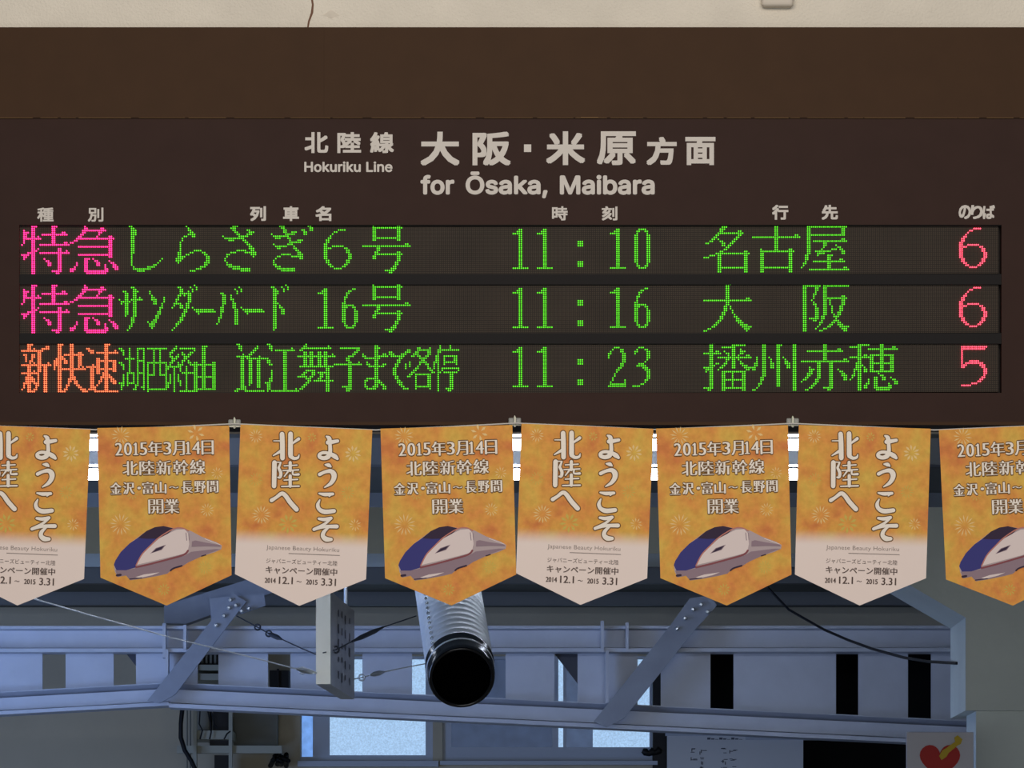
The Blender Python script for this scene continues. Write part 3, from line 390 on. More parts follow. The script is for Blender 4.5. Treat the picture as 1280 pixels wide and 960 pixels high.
M['ceiling'] = mat('dark_roof_board', (112, 112, 104), 0.85, noise=0.12, nscale=5)
M['purlin'] = mat('purlin_paint', (124, 126, 126), 0.7)
M['concrete'] = mat('painted_concrete', (214, 222, 218), 0.85, noise=0.05, nscale=5, bump=0.15)
M['floor'] = mat('grey_floor', (140, 138, 134), 0.6, noise=0.1, nscale=3)
M['frame'] = mat('aluminium_frame', (192, 200, 212), 0.45)
M['frame_dark'] = mat('dark_frame', (28, 30, 36), 0.5)
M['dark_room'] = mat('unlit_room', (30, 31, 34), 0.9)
M['duct'] = mat('spiral_duct', (240, 242, 243), 0.42, metal=0.0)
M['seam'] = mat('duct_seam', (240, 242, 244), 0.25, metal=0.8)
M['black_gloss'] = mat('black_gloss', (10, 10, 12), 0.18, spec=0.6)
M['black_matte'] = mat('black_inside', (5, 5, 6), 0.95, spec=0.0)
M['rubber'] = mat('black_cable', (22, 23, 28), 0.6)
M['wire'] = mat('steel_wire', (225, 228, 230), 0.5)
M['wire_dark'] = mat('dark_wire', (60, 64, 72), 0.5, metal=0.3)
M['sign_end'] = mat('sign_end_metal', (226, 224, 212), 0.35, metal=0.5)
M['sign_face'] = mat('sign_side_panel', (150, 146, 140), 0.3, noise=0.15, nscale=8)
M['sign_ink'] = mat('sign_side_ink', (50, 50, 56), 0.6)
M['rack'] = mat('rack_paint', (176, 176, 160), 0.6)
M['equip'] = mat('equipment_black', (24, 25, 28), 0.5)
M['equip_grey'] = mat('equipment_grey', (130, 130, 120), 0.6)
M['notice'] = mat('notice_paper', (222, 224, 226), 0.8)
M['notice_ink'] = mat('notice_ink', (96, 100, 110), 0.8)
M['heart_board'] = mat('heart_board', (196, 196, 206), 0.6)
M['heart'] = mat('heart_red', (176, 34, 30), 0.55)
M['arrow'] = mat('arrow_yellow', (196, 168, 40), 0.55)
M['lamp_white'] = mat('lamp_housing', (225, 228, 232), 0.5)
M['tube'] = mat('fluorescent_tube', (255, 255, 255), 0.5, emit=(226, 236, 255), estr=17.0)


def led_panel_material():
    """smoked panel with a fine grid of unlit diodes, in the panel's own coordinates"""
    m = mat('unlit_led_matrix', (44, 39, 35), 0.6, spec=0.15)
    nt = m.node_tree; b = nt.nodes['Principled BSDF']
    tc = nt.nodes.new('ShaderNodeTexCoord'); sp = nt.nodes.new('ShaderNodeSeparateXYZ')
    nt.links.new(tc.outputs['Object'], sp.inputs[0])

    def mth(op, a, bb=None):
        n = nt.nodes.new('ShaderNodeMath'); n.operation = op
        for i, v in enumerate((a, bb)):
            if v is None: continue
            if isinstance(v, (int, float)): n.inputs[i].default_value = v
            else: nt.links.new(v, n.inputs[i])
        return n.outputs[0]
    def wave(o):
        f = mth('FRACT', mth('DIVIDE', o, LED_P))
        return mth('LESS_THAN', mth('ABSOLUTE', mth('SUBTRACT', f, 0.5)), 0.33)
    k = mth('MULTIPLY', wave(sp.outputs['X']), wave(sp.outputs['Z']))
    n = nt.nodes.new('ShaderNodeTexNoise'); n.inputs['Scale'].default_value = 9
    nt.links.new(tc.outputs['Object'], n.inputs['Vector'])
    r = nt.nodes.new('ShaderNodeMix'); r.data_type = 'RGBA'
    nt.links.new(k, r.inputs[0])
    r.inputs[6].default_value = lin((44, 37, 32)) + (1,)
    r.inputs[7].default_value = lin((76, 66, 55)) + (1,)
    r2 = nt.nodes.new('ShaderNodeMix'); r2.data_type = 'RGBA'; r2.blend_type = 'MULTIPLY'; r2.inputs[0].default_value = 0.5
    nt.links.new(r.outputs[2], r2.inputs[6]); nt.links.new(n.outputs['Fac'], r2.inputs[7])
    nt.links.new(r2.outputs[2], b.inputs['Base Color'])
    return m


def pennant_material(white):
    m = mat('pennant_white_print' if white else 'pennant_orange_print', (220, 150, 60), 0.75, spec=0.2)
    nt = m.node_tree; b = nt.nodes['Principled BSDF']
    tc = nt.nodes.new('ShaderNodeTexCoord')
    def noise(scale, det, rough=0.6, off=0.0):
        mp = nt.nodes.new('ShaderNodeMapping'); mp.inputs['Location'].default_value = (off, 0, off)
        nt.links.new(tc.outputs['Object'], mp.inputs['Vector'])
        n = nt.nodes.new('ShaderNodeTexNoise'); n.inputs['Scale'].default_value = scale
        n.inputs['Detail'].default_value = det; n.inputs['Roughness'].default_value = rough
        nt.links.new(mp.outputs[0], n.inputs['Vector'])
        return n.outputs['Fac']
    r = nt.nodes.new('ShaderNodeValToRGB')
    e = r.color_ramp.elements
    e[0].position = 0.34; e[0].color = lin((224, 138, 78)) + (1,)
    e[1].position = 0.66; e[1].color = lin((232, 190, 90)) + (1,)
    k = e.new(0.42); k.color = lin((235, 160, 82)) + (1,)
    k = e.new(0.55); k.color = lin((235, 176, 84)) + (1,)
    nt.links.new(noise(13.0, 4, 0.5, 3.7 if white else 0.4), r.inputs['Fac'])
    r2 = nt.nodes.new('ShaderNodeValToRGB')
    r2.color_ramp.elements[0].position = 0.35; r2.color_ramp.elements[0].color = (0.86, 0.84, 0.82, 1)
    r2.color_ramp.elements[1].position = 0.65; r2.color_ramp.elements[1].color = (1.0, 1.0, 1.0, 1)
    nt.links.new(noise(60.0, 3), r2.inputs['Fac'])
    mx = nt.nodes.new('ShaderNodeMix'); mx.data_type = 'RGBA'; mx.blend_type = 'MULTIPLY'; mx.inputs[0].default_value = 1.0
    nt.links.new(r.outputs['Color'], mx.inputs[6]); nt.links.new(r2.outputs['Color'], mx.inputs[7])
    out = mx.outputs[2]
    if white:
        sp = nt.nodes.new('ShaderNodeSeparateXYZ'); nt.links.new(tc.outputs['Object'], sp.inputs[0])
        mr = nt.nodes.new('ShaderNodeMapRange')
        mr.inputs['From Min'].default_value = -128 * PX; mr.inputs['From Max'].default_value = -150 * PX
        mr.interpolation_type = 'SMOOTHSTEP'
        nt.links.new(sp.outputs['Z'], mr.inputs['Value'])
        w = nt.nodes.new('ShaderNodeMix'); w.data_type = 'RGBA'
        nt.links.new(mr.outputs[0], w.inputs[0]); nt.links.new(out, w.inputs[6])
        w.inputs[7].default_value = lin((243, 226, 217)) + (1,)
        out = w.outputs[2]
    nt.links.new(out, b.inputs['Base Color'])
    return m


def glass_material(name, rgb, strength, nscale=30.0):
    """frosted window glass with the daylight outside coming through it"""
    m = mat(name, (60, 66, 76), 0.3, spec=0.4, emit=rgb, estr=strength)
    nt = m.node_tree; b = nt.nodes['Principled BSDF']
    tc = nt.nodes.new('ShaderNodeTexCoord'); n = nt.nodes.new('ShaderNodeTexNoise')
    n.inputs['Scale'].default_value = nscale; n.inputs['Detail'].default_value = 6
    nt.links.new(tc.outputs['Object'], n.inputs['Vector'])
    r = nt.nodes.new('ShaderNodeMapRange')
    r.inputs['From Min'].default_value = 0.3; r.inputs['From Max'].default_value = 0.7
    r.inputs['To Min'].default_value = strength * 0.8; r.inputs['To Max'].default_value = strength * 1.2
    nt.links.new(n.outputs['Fac'], r.inputs['Value'])
    nt.links.new(r.outputs[0], b.inputs['Emission Strength'])
    return m


def led_material(name, rgb, core, strength):
    m = mat(name, rgb, 0.4, emit=core, estr=strength)
    return m


# ------------------------------------------------------------------ large structure
# wall above the opening, the board is fixed to it
WF = CAM_D + 0.165
wf = MB(); a = P(-700, -420, WF); b_ = P(1980, 527, WF)
wf.box(a, (b_.x, b_.y + 0.22, b_.z))
wall_front = wf.build('wall_front', M['plaster'], kind='structure')
c = MB()
for pts, ws in (([(389, -8), (391, 6), (390, 16), (386, 27), (384, 40)], [1.3, 1.2, 1.5, 1.2, 0.8]),):
    for i in range(len(pts) - 1):
        (x0, y0), (x1, y1) = pts[i], pts[i + 1]
        c.add([P(x0 - ws[i], y0, WF - .0006), P(x0 + ws[i], y0, WF - .0006), P(x1 + ws[i + 1], y1, WF - .0006), P(x1 - ws[i + 1], y1, WF - .0006)], [(0, 1, 2, 3)])
c.build('crack', M['stain'], wall_front, label='brown crack in the plaster')
c = MB()
c.add([P(414 + 9 * math.cos(t) * (1 + .25 * math.sin(3 * t)), 18 + 4 * math.sin(t) * (1 + .3 * math.cos(4 * t)), WF - .0005) for t in [2 * math.pi * k / 20 for k in range(20)]], [list(range(20))])
c.build('smudge', M['grime'], wall_front)

# floor, roof, back wall
f = MB(); f.box((-9, -10, -0.1), (9, 13, 0.0)); f.build('floor', M['floor'], kind='structure')
CE = lambda d: 3.21 + (18.5 - d) * 0.09          # underside of the sloping roof
ce = MB()
y0, y1 = 0.45, 9.5
ce.prism([(-7, y0, CE(y0 + 9)), (-7, y1, CE(y1 + 9)), (-7, y1, CE(y1 + 9) + .1), (-7, y0, CE(y0 + 9) + .1)], 14, ax=(1, 0, 0))
ceiling = fix_normals(ce.build('ceiling', M['ceiling'], kind='structure'))
for d, h, t in ((13.2, .10, .07), (14.9, .10, .07), (15.9, .09, .07), (16.75, .08, .07), (17.5, .07, .06), (18.1, .06, .06)):
    p = MB(); p.box((-7, d - 9, CE(d) - h), (7, d - 9 + t, CE(d) + .02))
    p.build('purlin', M['purlin'], ceiling)

BW = 18.5
wb = MB()
T = 0.16
FL = HORIZON + CAM_H * FPX / BW                   # pixel row of the floor line at the back wall
for x0, yy0, x1, yy1 in ((-700, 752, 375, FL), (375, 752, 820, 820), (375, 951, 820, FL), (541, 820, 553, 951), (820, 752, 1900, 802), (1190, 802, 1900, FL)):
    wb.pbox(x0, yy0, x1, yy1, BW, T)
wall_back = wb.build('wall_back', M['wall_back'], kind='structure')
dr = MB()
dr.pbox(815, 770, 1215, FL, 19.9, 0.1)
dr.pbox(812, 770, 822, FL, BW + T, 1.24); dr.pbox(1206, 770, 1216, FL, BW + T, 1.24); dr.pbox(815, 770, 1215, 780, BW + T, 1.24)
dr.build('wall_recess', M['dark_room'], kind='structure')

# windows in the back wall
def pane(parent, x0, yy0, x1, yy1, d, m, name='pane'):
    k = MB(); k.pbox(x0, yy0, x1, yy1, d, 0.01); return k.build(name, m, parent)
G_bright = glass_material('bright_frosted_glass', (168, 204, 242), 0.92, 140)
G_blue = glass_material('blue_side_glass', (112, 160, 232), 0.95)
G_dim = glass_material('dim_window_glass', (58, 74, 104), 0.75, 18)
G_mid = glass_material('mid_window_glass', (72, 90, 122), 0.8, 18)
w1 = MB()
for r in ((375, 820, 377, 951), (391, 820, 412, 951), (532, 820, 541, 951), (377, 820, 391, 823), (412, 820, 532, 824), (377, 946, 391, 951), (412, 944, 532, 951)):
    w1.pbox(*r, BW + .02, 0.05)
window_1 = w1.build('window_1', M['frame'], kind='structure')
pane(window_1, 376, 821, 392, 948, BW + .04, G_blue, 'side_pane'); pane(window_1, 411, 822, 533, 946, BW + .045, G_bright)
k = MB(); k.pbox(372, 951, 548, 958, BW - .06, .08); k.build('window_sill', M['frame'], window_1)
w2 = MB()
for r in ((553, 820, 564, 951), (690, 824, 698, 934), (704, 824, 708, 934), (812, 820, 820, 951), (564, 820, 812, 824), (564, 934, 812, 951)):
    w2.pbox(*r, BW + .02, 0.05)
window_2 = w2.build('window_2', M['frame'], kind='structure')
pane(window_2, 563, 823, 691, 936, BW + .045, G_dim); pane(window_2, 697, 823, 705, 936, BW + .045, G_bright, 'bright_pane')
pane(window_2, 707, 823, 741, 936, BW + .045, G_mid); pane(window_2, 741, 823, 813, 936, BW + .045, G_bright, 'bright_pane')
k = MB(); k.pbox(550, 951, 822, 956, BW - .06, .08); k.build('window_sill', M['frame'], window_2)
k = MB(); k.pbox(816, 802, 834, FL, BW - .05, .06); k.build('door_frame', M['frame_dark'], kind='structure')

# concrete pillar with haunch and beam on the right
bm_ = MB()
FP = HORIZON + CAM_H * FPX / 12.5
bm_.pprism([(1207, 772), (1150, 739), (1128, 726), (1070, 692), (-500, 692), (-500, 634), (1900, 634), (1900, 772)], 12.5, 0.43)
fix_normals(bm_.build('trim_1', M['concrete'], kind='structure', label='concrete beam with sloping haunch'))
pl = MB()
pl.pbox(1207, 772, 1900, 888, 12.5, 0.43)
pl.pbox(1220, 888, 1900, FP, 12.54, 0.26)
fix_normals(pl.build('pillar', M['concrete'], kind='structure'))

# ------------------------------------------------------------------ departure board
PX = CAM_D / FPX                                   # one photo pixel on the board's face, metres
LED_P = 2.54 * PX                                  # diode pitch
board = thing('departure_board', 'wide dark brown electronic train departure board with three lit rows of text', 'departure board', P(640, 531, CAM_D))
BO = board.location


def bmb(): return MB(BO)


XL, XR = -75, 1355
k = bmb()
k.pbox(XL, 148, XR, 281, CAM_D, 0.03); k.pbox(XL, 491, XR, 531, CAM_D, 0.03)
k.pbox(XL, 281, 24, 491, CAM_D, 0.03); k.pbox(1252, 281, XR, 491, CAM_D, 0.03)
k.build('front_plate', M['brown_board'], board)
k = bmb(); k.pbox(XL + 1, 36, XR - 1, 530.5, CAM_D + .03, 0.13); k.build('housing', M['housing_grey'], board)
for x0, x1 in ((XL, 404.95), (405.05, XR)):
    k = bmb(); k.pbox(x0, 34, x1, 147.2, CAM_D - .004, 0.034)
    k.build('cover_panel', M['brown_cover'], board)
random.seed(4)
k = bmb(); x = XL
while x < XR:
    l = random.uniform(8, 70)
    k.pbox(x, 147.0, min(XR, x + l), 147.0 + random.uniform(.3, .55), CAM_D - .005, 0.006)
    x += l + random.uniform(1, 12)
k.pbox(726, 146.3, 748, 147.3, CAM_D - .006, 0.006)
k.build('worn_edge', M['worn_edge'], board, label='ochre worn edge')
for a0, a1 in ((342.6, 355.6), (416.4, 429.6)):
    k = bmb(); k.pbox(24, a0, 1252, a1, CAM_D + .004, 0.024); k.build('divider_bar', M['black_bar'], board)
k = bmb(); k.pbox(24, 280.5, 1252, 282.2, CAM_D + .003, 0.024); k.build('divider_bar', M['black_bar'], board)
k = bmb(); k.pbox(XL, 527.4, XR, 531.2, CAM_D - .003, 0.01); k.build('bottom_lip', M['brown_cover'], board)

# painted headings
PL = lambda u, v: P(u, v, CAM_D - .0008)
def heading(name, items, shift, roman=None, rrect=None, rshift=0.5):
    for text, x0, x1, v0, v1, w in items:
        n = len(text)
        for i, ch in enumerate(text):
            c = x0 + w / 2 + (x1 - x0 - w) * (i / (n - 1) if n > 1 else 0.5)
            k = bmb()
            spread(k, ch, c - w / 2, c + w / 2, v0, v1, square_shifts(shift * .88), PL, 0, 0.0, w)
            k.build(name, M['vinyl'], board)
    for word, rect in zip(roman or [], rrect or []):
        k = bmb()
        for j, piece in enumerate(outline2d(word)):
            flat(k, piece, rect, ring_shifts(rshift), lambda u, v: PL(u, v) - Vector((0, (j % 2) * LAYER * .5, 0)))
        k.build(name, M['vinyl'], board)
heading('line_name_character', [('北陸線', 381.5, 491.5, 166, 190.5, 28)], 0.95)
heading('roman_line_name_word', [], 0, ROMAN_LINE, [(380.9, 202.4, 450.4, 214.6), (458.3, 202.4, 490.0, 214.6)], 0.55)
heading('direction_character', [('大', 527, 573, 166, 205.5, 46), ('阪', 592, 637, 166, 205.5, 45), ('米', 684, 730, 165.5, 205, 46), ('原', 747.5, 793.5, 165.5, 205, 46),
                                ('方面', 809.5, 893, 172.5, 205, 35)], 1.55)
k = bmb(); k.add([PL(655, 180.5), PL(664, 180.5), PL(664, 190), PL(655, 190)], [(0, 1, 2, 3)]); k.build('middle_dot', M['vinyl'], board)
heading('roman_direction_word', [], 0, ROMAN_DIR, [(526.8, 219.8, 566.8, 242.3), (583.2, 215.6, 683.4, 246.6), (701, 219.8, 817.2, 242.3)], 1.2)
heading('heading_character', [('種', 46.5, 67, 260, 276.6, 19.5), ('別', 109.5, 129.5, 260, 276.6, 18.5)], 0.55)
heading('heading_character', [('列', 312.5, 332.5, 258.5, 275.6, 18.5), ('車', 353.8, 373.8, 258.5, 275.6, 18.5), ('名', 394.5, 414, 258.5, 275.6, 18.5)], 0.8)
heading('heading_character', [('時', 689.8, 709.8, 258.4, 275, 18.5), ('刻', 752, 772, 258.4, 275, 18.5)], 0.6)
heading('heading_character', [('行', 965, 985.5, 256.8, 274, 19), ('先', 1027, 1047.5, 256.8, 274, 19)], 0.8)
heading('heading_character', [('のりば', 1199, 1243, 257, 273.2, 14)], 0.75)

# LED rows
GL = {}
for line in GLYPHS.strip().split('\n'):
    n, r = line.split('|'); GL[n] = r.split('/')
M['led_panel'] = led_panel_material()
M['led_green'] = led_material('green_led', (40, 120, 20), (98, 238, 42), 1.3)
M['led_magenta'] = led_material('magenta_led', (150, 20, 70), (255, 46, 124), 3.3)
M['led_orange'] = led_material('orange_led', (170, 60, 40), (255, 116, 74), 2.3)
M['led_red'] = led_material('red_led', (160, 40, 50), (255, 74, 96), 3.2)


def dots(runs_list):
    for col, g in runs_list:
        for r, row in enumerate(GL[g]):
            for t in row.split(','):
                if not t: continue
                q = t.split('-')
                for i in range(int(q[0]), int(q[-1]) + 1): yield col + i, r


def led_text(name, runs, m, parent, label):
    """every lit diode is a small dome on the panel"""
    k = MB(); seen = set(); R = LED_P * (0.335 if 'green' in label else 0.36)
    N = 8
    for cx, r in dots(runs):
        if (cx, r) in seen: continue
        seen.add((cx, r))
        x = (cx + .5) * LED_P; z = -(r + .5) * LED_P
        ring = lambda rr, y: [(x + rr * math.cos(2 * math.pi * j / N), y, z + rr * math.sin(2 * math.pi * j / N)) for j in range(N)]
        vs = ring(R, 0.0) + ring(R, -.0028) + ring(R * .72, -.0028 - R * .6) + [(x, -.0028 - R * .9, z)]
        fs = [(q * N + j, q * N + (j + 1) % N, (q + 1) * N + (j + 1) % N, (q + 1) * N + j) for q in (0, 1) for j in range(N)] + [(2 * N + j, 2 * N + (j + 1) % N, 3 * N) for j in range(N)]
        k.add(vs, fs, 0, True)
    o = k.build(name, m, parent)
    o['label'] = label
    return o


GL['u'] = GL[':'][:11]; GL['d'] = [''] * 18 + GL[':'][18:]
DIG = ('0', '1', '2', '3', '6', 'W5', 'W6', ':')
ROWS = [
    (283.45 - 1.27, [('train_type_text', [(0, '特'), (24, '急')], 'led_magenta', 'magenta lit character'),
             ('train_name_text', [(48, 'し'), (72, 'ら'), (96, 'さ'), (120, 'ぎ'), (144, 'W6'), (168, '号')], 'led_green', 'green lit character'),
             ('departure_time_text', [(240, '1'), (252, '1'), (264, 'u'), (264, 'd'), (288, '1'), (300, '0')], 'led_green', 'green lit digit'),
             ('destination_text', [(336, '名'), (360, '古'), (384, '屋')], 'led_green', 'green lit character'),
             ('platform_text', [(457, 'W6')], 'led_red', 'red lit digit')]),
    (357.35 - 1.27, [('train_type_text', [(0, '特'), (24, '急')], 'led_magenta', 'magenta lit character'),
             ('train_name_text', [(48, 'サ'), (60, 'ン'), (72, 'ダ'), (84, 'ー'), (96, 'バ'), (108, 'ー'), (120, 'ド'), (144, '1'), (156, '6'), (168, '号')], 'led_green', 'green lit character'),
             ('departure_time_text', [(240, '1'), (252, '1'), (264, 'u'), (264, 'd'), (288, '1'), (300, '6')], 'led_green', 'green lit digit'),
             ('destination_text', [(336, '大'), (384, '阪')], 'led_green', 'green lit character'),
             ('platform_text', [(457, 'W6')], 'led_red', 'red lit digit')]),
    (431.2 - 1.27, [('train_type_text', [(0, '新'), (16, '快'), (32, '速')], 'led_orange', 'orange lit character'),
             ('train_name_text', [(48, '湖西経由'), (105, '近江舞子まで各停')], 'led_green', 'green lit character'),
             ('departure_time_text', [(240, '1'), (252, '1'), (264, 'u'), (264, 'd'), (288, '2'), (300, '3')], 'led_green', 'green lit digit'),
             ('destination_text', [(336, '播'), (360, '州'), (384, '赤'), (408, '穂')], 'led_green', 'green lit character'),
             ('platform_text', [(456, 'W5')], 'led_red', 'red lit digit')]),
]
for top, texts in ROWS:
    k = MB()
    k.box((-LED_P, 0.0, -24.6 * LED_P), (481.5 * LED_P, 0.012, 0.6 * LED_P))
    lp = k.build('led_panel', M['led_panel'], board)
    lp.location = P(27.6 - 1.27, top, CAM_D + .010) - BO
    lp.rotation_euler = (0, -0.0022, 0)
    for nm, runs, m, lab in texts:
        for run in runs: led_text('lit_dot' if run[1] in 'ud' else 'lit_digit' if run[1] in DIG else 'lit_word' if len(run[1]) > 2 else 'lit_character', [run], M[m], lp, lab)

# ------------------------------------------------------------------ pennants, cord and hooks below the board
PD = CAM_D - 0.030
PPX = PD / FPX
PEN_T = 0.0008


def pl_at(y):
    return lambda u, v: (u * PPX, y, -v * PPX)


def star(mb, u, v, r, n, w, mi, inner=.28):
    pl = pl_at(-.0003)
    for i in range(n):
        a = 2 * math.pi * (i + .3) / n
        du, dv = math.cos(a), math.sin(a)
        q = [(u + du * r * inner, v + dv * r * inner), (u + du * r * .7 - dv * w, v + dv * r * .7 + du * w), (u + du * r, v + dv * r), (u + du * r * .7 + dv * w, v + dv * r * .7 - du * w)]
        mb.add([pl(*p) for p in q], [(0, 1, 2, 3)], mi)


def sheet(mats, stars):
    k = MB()
    q = [(-82.5, 0), (82.5, 0), (82, 187), (0, 223.5), (-82, 187)]
    k.prism([(u * PPX, 0, -v * PPX) for u, v in q], PEN_T)
    for u, v, r, n, w, mi in stars: star(k, u, v, r, n, w, mi)
    return k


def local(cx, cy, phi):
    """photo pixel -> pennant's own (u, v)"""
    s, c = math.sin(phi), math.cos(phi)
    return lambda x, y: ((x - cx) * c - (y - cy) * s, (x - cx) * s + (y - cy) * c)


M['pen_o'] = pennant_material(False); M['pen_w'] = pennant_material(True)
MIN = [(-.72, 0), (-.36, 0), (0, 0), (.36, 0), (.72, 0)]


def text_part(name, items, root, ink, halo=None, off=-.014, shifts=MIN, hr=1.4, ones=()):
    """items: (text, centre u, centre v, width, height, single character width or None)"""
    k = MB()
    if ones:
        brush(k, ones, 1.3, pl_at(-.0006), 1); brush(k, ones, 0, pl_at(-.0012), 0)
    for text, cu_, cv, w, h, cw in items:
        if cw:
            if halo: spread(k, text, cu_ - w / 2, cu_ + w / 2, cv - h / 2, cv + h / 2, ring_shifts(hr, 10), pl_at(-.0006), 1, 0.0, cw)
            spread(k, text, cu_ - w / 2, cu_ + w / 2, cv - h / 2, cv + h / 2, shifts, pl_at(-.0012), 0, off, cw)
        else:
            rc = (cu_ - w / 2, cv - h / 2, cu_ + w / 2, cv + h / 2)
            if halo: flat(k, glyph2d(text), rc, ring_shifts(hr, 10), pl_at(-.0006), 1)
            flat(k, glyph2d(text, off), rc, shifts, pl_at(-.0012), 0)
    return k.build(name, [M[ink]] + ([M[halo]] if halo else []), root)


def make_orange():
    root = thing('pennant', '', 'pennant')
    L = local(558, 533.5, math.atan2(6.3, 222))
    st = [(505, 545, 12, 12, .8, 1), (599, 541, 11, 6, 1.6, 1), (506, 656, 14, 14, .8, 1), (614, 637, 9, 12, .6, 1), (612, 709, 9, 12, .6, 2), (561, 737, 8, 10, .8, 2), (626, 591, 8, 10, .6, 1), (520, 618, 8, 10, .6, 2)]
    sheet(None, [L(x, y) + (r, n, w, mi) for x, y, r, n, w, mi in st]).build('sheet', [M['pen_o'], M['star'], M['star_y']], root)
    d1, ones = [], []
    u = -61.5
    for ch, w in (('2', 10), ('0', 10.5), ('1', 7), ('5', 10), ('年', 17.5), ('3', 10.5), ('月', 15), ('1', 7), ('4', 11), ('日', 15)):
        h = 15.5 if ch.isdigit() else 17.5
        if ch == '1':
            c_ = u + w / 2 + .6
            ones += [[(c_, 20.5, 2.4), (c_, 33.8, 2.4)], [(c_ - 2.6, 34.2, 1.2), (c_ + 2.6, 34.2, 1.2)], [(c_ - 2.6, 22.0, 1.0), (c_ - .4, 20.6, 1.6)]]
            u += w + 1.1
            continue
        d1.append((ch, u + w / 2 + .6, 27, w - (1.2 if ch.isdigit() else 0.6) - (2.2 if ch == '1' else 0), h, w - (2.0 if ch.isdigit() else 1.0) - (2.0 if ch == '1' else 0)))
        u += w + 1.1
    text_part('opening_date_lettering', d1, root, 'pen_white', 'pen_halo', ones=ones)
    text_part('railway_name_lettering', [('北陸新幹線', 0, 51, 102, 17.5, 18)], root, 'pen_white', 'pen_halo')
    text_part('section_lettering', [('金沢', -52.5, 76, 29, 14.5, 12.9), ('・', -31.5, 76, 12, 14.5, 12.9), ('富山', -12.5, 76, 29, 14.5, 12.9), ('〜', 12, 76, 12, 14.5, 12), ('長野間', 44.5, 76, 45, 14.5, 12.9)], root, 'pen_white', 'pen_halo')
    text_part('opening_lettering', [('開業', -1, 99.5, 37.5, 17.5, 17.5)], root, 'pen_white', 'pen_halo')
    # printed picture of a train
    k = MB()
    def poly(pts, mi, y):
        p = pl_at(y); q = []
        for x, yy in pts: q.append(p(*L(480 + x / 7.53, 640 + yy / 7.53)))
        k.add(q, [list(range(len(q)))], mi)
    def band(pts, w, mi, y):
        brush(k, [[L(480 + x / 7.53, 640 + yy / 7.53) + (w / 7.53,) for x, yy in pts]], 0, pl_at(y), mi)
    poly([(136, 500), (150, 460), (200, 380), (280, 300), (360, 240), (440, 180), (520, 145), (600, 132), (700, 152), (800, 155), (860, 178), (960, 230), (1100, 280), (1150, 310), (1145, 345),
          (1080, 375), (970, 410), (840, 470), (770, 515), (690, 535), (640, 580), (560, 600), (400, 630), (290, 645), (250, 600), (170, 617), (145, 560)], 0, -.0006)
    poly([(150, 552), (250, 552), (350, 528), (560, 480), (800, 410), (862, 372), (1080, 345), (1140, 345), (970, 408), (840, 468), (770, 513), (690, 533), (640, 578), (560, 598), (400, 628), (290, 643), (250, 598), (170, 615)], 6, -.0008)
    poly([(136, 500), (150, 460), (200, 380), (280, 300), (360, 246), (440, 253), (550, 250), (480, 325), (400, 410), (345, 500), (350, 522), (250, 552), (160, 552)], 1, -.0009)
    poly([(358, 247), (440, 180), (520, 143), (600, 132), (700, 155), (640, 205), (550, 251), (450, 254)], 2, -.0010)
    poly([(350, 500), (400, 405), (480, 322), (560, 250), (650, 200), (720, 168), (800, 160), (832, 200), (843, 300), (830, 365), (790, 392), (600, 440)], 3, -.0011)
    band([(345, 505), (400, 400), (480, 316), (560, 240), (690, 160), (770, 148), (835, 175)], 11, 4, -.0013)
    band([(345, 522), (480, 490), (640, 447), (790, 402), (832, 362)], 17, 5, -.0013)
    poly([(478, 392), (530, 340), (625, 308), (585, 358)], 6, -.0014); poly([(492, 386), (534, 346), (612, 315), (580, 352)], 2, -.0015)
    band([(812, 195), (820, 265)], 7, 6, -.0014); band([(838, 200), (842, 262)], 5, 6, -.0014)
    poly([(868, 275), (900, 265), (1000, 285), (1130, 305), (1142, 322), (1000, 318), (866, 325)], 6, -.0014)
    band([(990, 250), (1130, 302)], 7, 3, -.0013)
    poly([(340, 616), (420, 590), (570, 568), (500, 596), (380, 624)], 3, -.0014)
    band([(670, 550), (700, 528), (775, 505)], 14, 2, -.0014); band([(960, 412), (1000, 400)], 9, 2, -.0014)
    band([(165, 600), (200, 595)], 20, 2, -.0012); band([(285, 634), (400, 622)], 8, 2, -.0015)
    k.build('train_picture', [M['t_body'], M['t_blue'], M['t_dark'], M['t_white'], M['t_pink'], M['t_red'], M['t_skirt']], root, label='printed picture of a white and blue bullet train')
    return root


